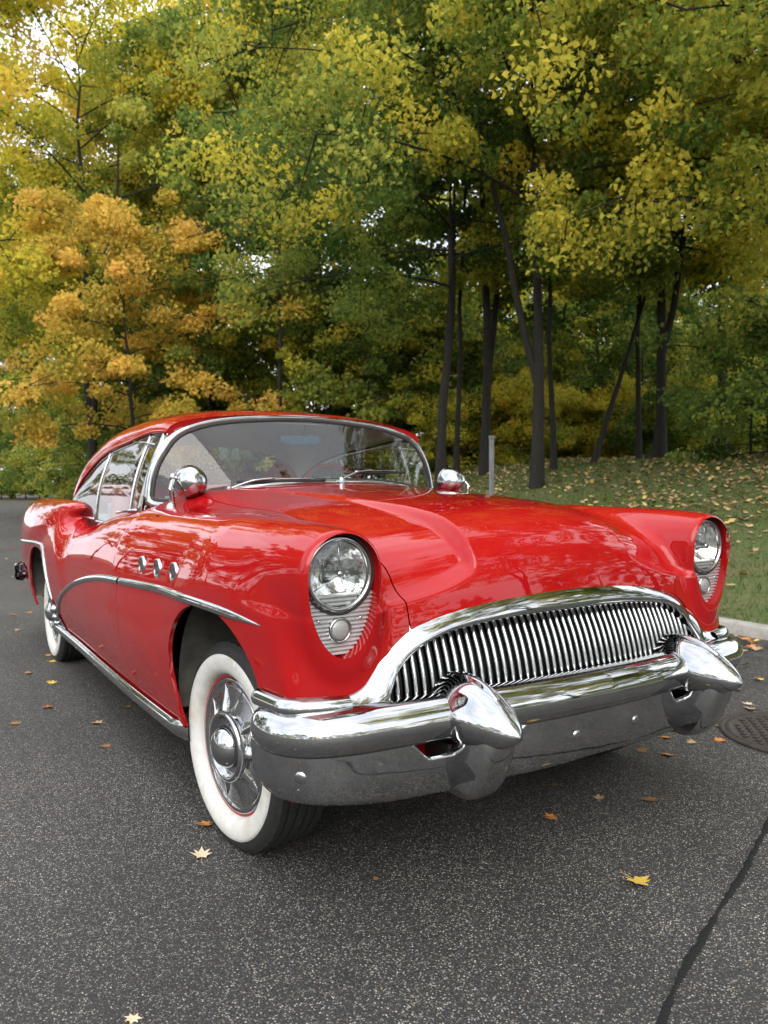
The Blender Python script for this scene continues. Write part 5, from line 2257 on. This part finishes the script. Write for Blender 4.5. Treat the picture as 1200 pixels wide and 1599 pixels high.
# deeper wood
br = random.Random(17)
BACK = []
for k in range(13):
    u = -120 + k * 112 + br.uniform(-22, 22)
    d = (br.choice([46, 50, 55, 60]) if u > 650 else 39) + br.uniform(-2, 2)
    if u < 230:
        d = 66 + br.uniform(0, 14)
    BACK.append((br.choice(['tall', 'tall2', 'wide', 'tall']), u, d, br.uniform(1.1, 1.45), br.uniform(0, 6), br.choice(['foliage_green', 'foliage_mixed', 'foliage_green', 'foliage_yellow'])))
COLOUR = {'foliage_green': 'green', 'foliage_mixed': 'yellow-green', 'foliage_yellow': 'golden', 'foliage_orange': 'orange'}
MARKS = [(-999, 'the left picture edge'), (205, 'the orange maple'), (440, 'the slender green tree'), (688, 'the thick-trunked tree'),
         (768, 'the grey post'), (925, 'the leaning trunk'), (1030, 'the timber beam'), (1128, 'the dark shrub'), (1999, 'the right picture edge')]
ORD = ['first', 'second', 'third', 'fourth', 'fifth', 'sixth', 'seventh', 'eighth', 'ninth', 'tenth', 'eleventh', 'twelfth', 'thirteenth', 'fourteenth', 'fifteenth', 'sixteenth']


def plant_run(items, name, noun, group, **kw):
    """items (kind, u, d, scale, rz, mat): labels count along the gap between two landmarks"""
    count = {}
    for kind, u, d, sc_, rz, mt in sorted(items, key=lambda q: q[1]):
        k = max(i for i, m_ in enumerate(MARKS[:-1]) if u >= m_[0])
        count[k] = count.get(k, 0) + 1
        lab = '%s %s from left, %s, between %s and %s' % (ORD[count[k] - 1], noun, COLOUR[mt], MARKS[k][1], MARKS[k + 1][1])
        plant_px(kind, u, d, sc_, rz, mt, name, lab, group, **kw)


BACK += [('tall', 70, 74, 1.7, .5, 'foliage_green'), ('tall2', 20, 70, 1.6, 2.5, 'foliage_mixed'), ('wide', -25, 72, 2.0, 4.0, 'foliage_green'), ('wide', 105, 68, 1.8, 1.5, 'foliage_mixed')]
plant_run(BACK, 'woodland_tree', 'background tree', 'trees deep in the wood')
# undergrowth that closes the view between the trunks
plant_run([('sapling', 150 + k * 24 + br.uniform(-12, 12), br.uniform(26, 38), br.uniform(.95, 1.5), br.uniform(0, 6),
            br.choice(['foliage_mixed', 'foliage_green', 'foliage_green', 'foliage_mixed'])) for k in range(46)],
          'sapling', 'sapling', 'saplings between the trunks')
plant_run([('shrub', 690 + k * 21 + br.uniform(-10, 10), br.uniform(24, 30), br.uniform(.7, 1.3), br.uniform(0, 6),
            br.choice(['foliage_mixed', 'foliage_yellow', 'foliage_green'])) for k in range(26)],
          'shrub', 'low shrub', 'low shrubs behind the bank', category='shrub')
for k in range(16):
    u = -60 + k * 17 + br.uniform(-6, 6)
    mt = br.choice(['foliage_green', 'foliage_yellow', 'foliage_mixed', 'foliage_green'])
    plant_px('sapling', u, br.uniform(58, 72), br.uniform(1.0, 1.9), br.uniform(0, 6), mt, 'sapling',
             '%s %s sapling from left closing the far end of the road' % (ORD[k], COLOUR[mt]), 'saplings at the far end of the road')
for k, (u, d, s_) in enumerate([(1172, 15.5, 1.0), (1215, 14.5, 1.2)]):
    plant_px('shrub', u, d, s_, k * 2.0, 'foliage_green', 'shrub', ['dark green shrub at the top of the bank on the right', 'dark green shrub cut by the right picture edge'][k],
             'shrubs on the bank', category='shrub')
# the other side of the street, behind the photographer (mirrored in chrome, paint and glass)
for k in range(26):
    az = 100 + k * 9.6 + br.uniform(-3, 3)
    d = (19 if az < 135 else 33) + br.uniform(-3, 9)
    kind = br.choice(['wide', 'tall', 'tall2', 'wide', 'maple', 'maple'])
    mt = br.choice(['foliage_green', 'foliage_mixed', 'foliage_green', 'foliage_yellow'])
    x, y = -1.7 + d * math.sin(math.radians(az)), -2.3 + d * math.cos(math.radians(az))
    plant(kind, x, y, ground_z(x, y) - .05, br.uniform(.6, .95), k * 1.3, mt, 'street_tree', 'tree across the street, mirrored in the chrome and paint', 'trees across the street')
for k, (az, d) in enumerate([(337, 27), (343, 34), (347, 42), (351, 52), (331, 24)]):  # out-of-view trees added to darken what the side windows reflect
    x, y = -1.7 + d * math.sin(math.radians(az)), -2.3 + d * math.cos(math.radians(az))
    plant(['tall', 'wide', 'tall2'][k % 3], x, y, -.05, .9, k * 1.1, ['foliage_green', 'foliage_mixed'][k % 2], 'street_tree',
          'unseen tree added beside the road to darken the side window reflections', 'unseen trees added for the window reflections')
for k, (x, y, kind, sc_) in enumerate([(5.6, -8.2, 'wide', 1.15), (8.4, -3.6, 'tall', .95)]):
    plant(kind, x, y, ground_z(x, y) - .05, sc_, 2.0 + k, 'foliage_mixed', 'street_tree',
          ['tree on the bank behind the photographer, mirrored in the windshield', 'taller tree on the bank beside the photographer, mirrored in the hood'][k], 'trees on the near bank')
# unseen hedge-like saplings, added to fill the bright band in reflections
for k in range(42):
    az = 98 + k * 6.05 + br.uniform(-2, 2)
    d = (23 if az < 135 else 36) + br.uniform(-2, 8)
    x, y = -1.7 + d * math.sin(math.radians(az)), -2.3 + d * math.cos(math.radians(az))
    plant('sapling', x, y, ground_z(x, y) - .05, br.uniform(.8, 1.3), k * 1.7, br.choice(['foliage_green', 'foliage_mixed', 'foliage_green']), 'sapling',
          'unseen sapling added across the street to fill the bright band in reflections', 'unseen saplings added for reflections')
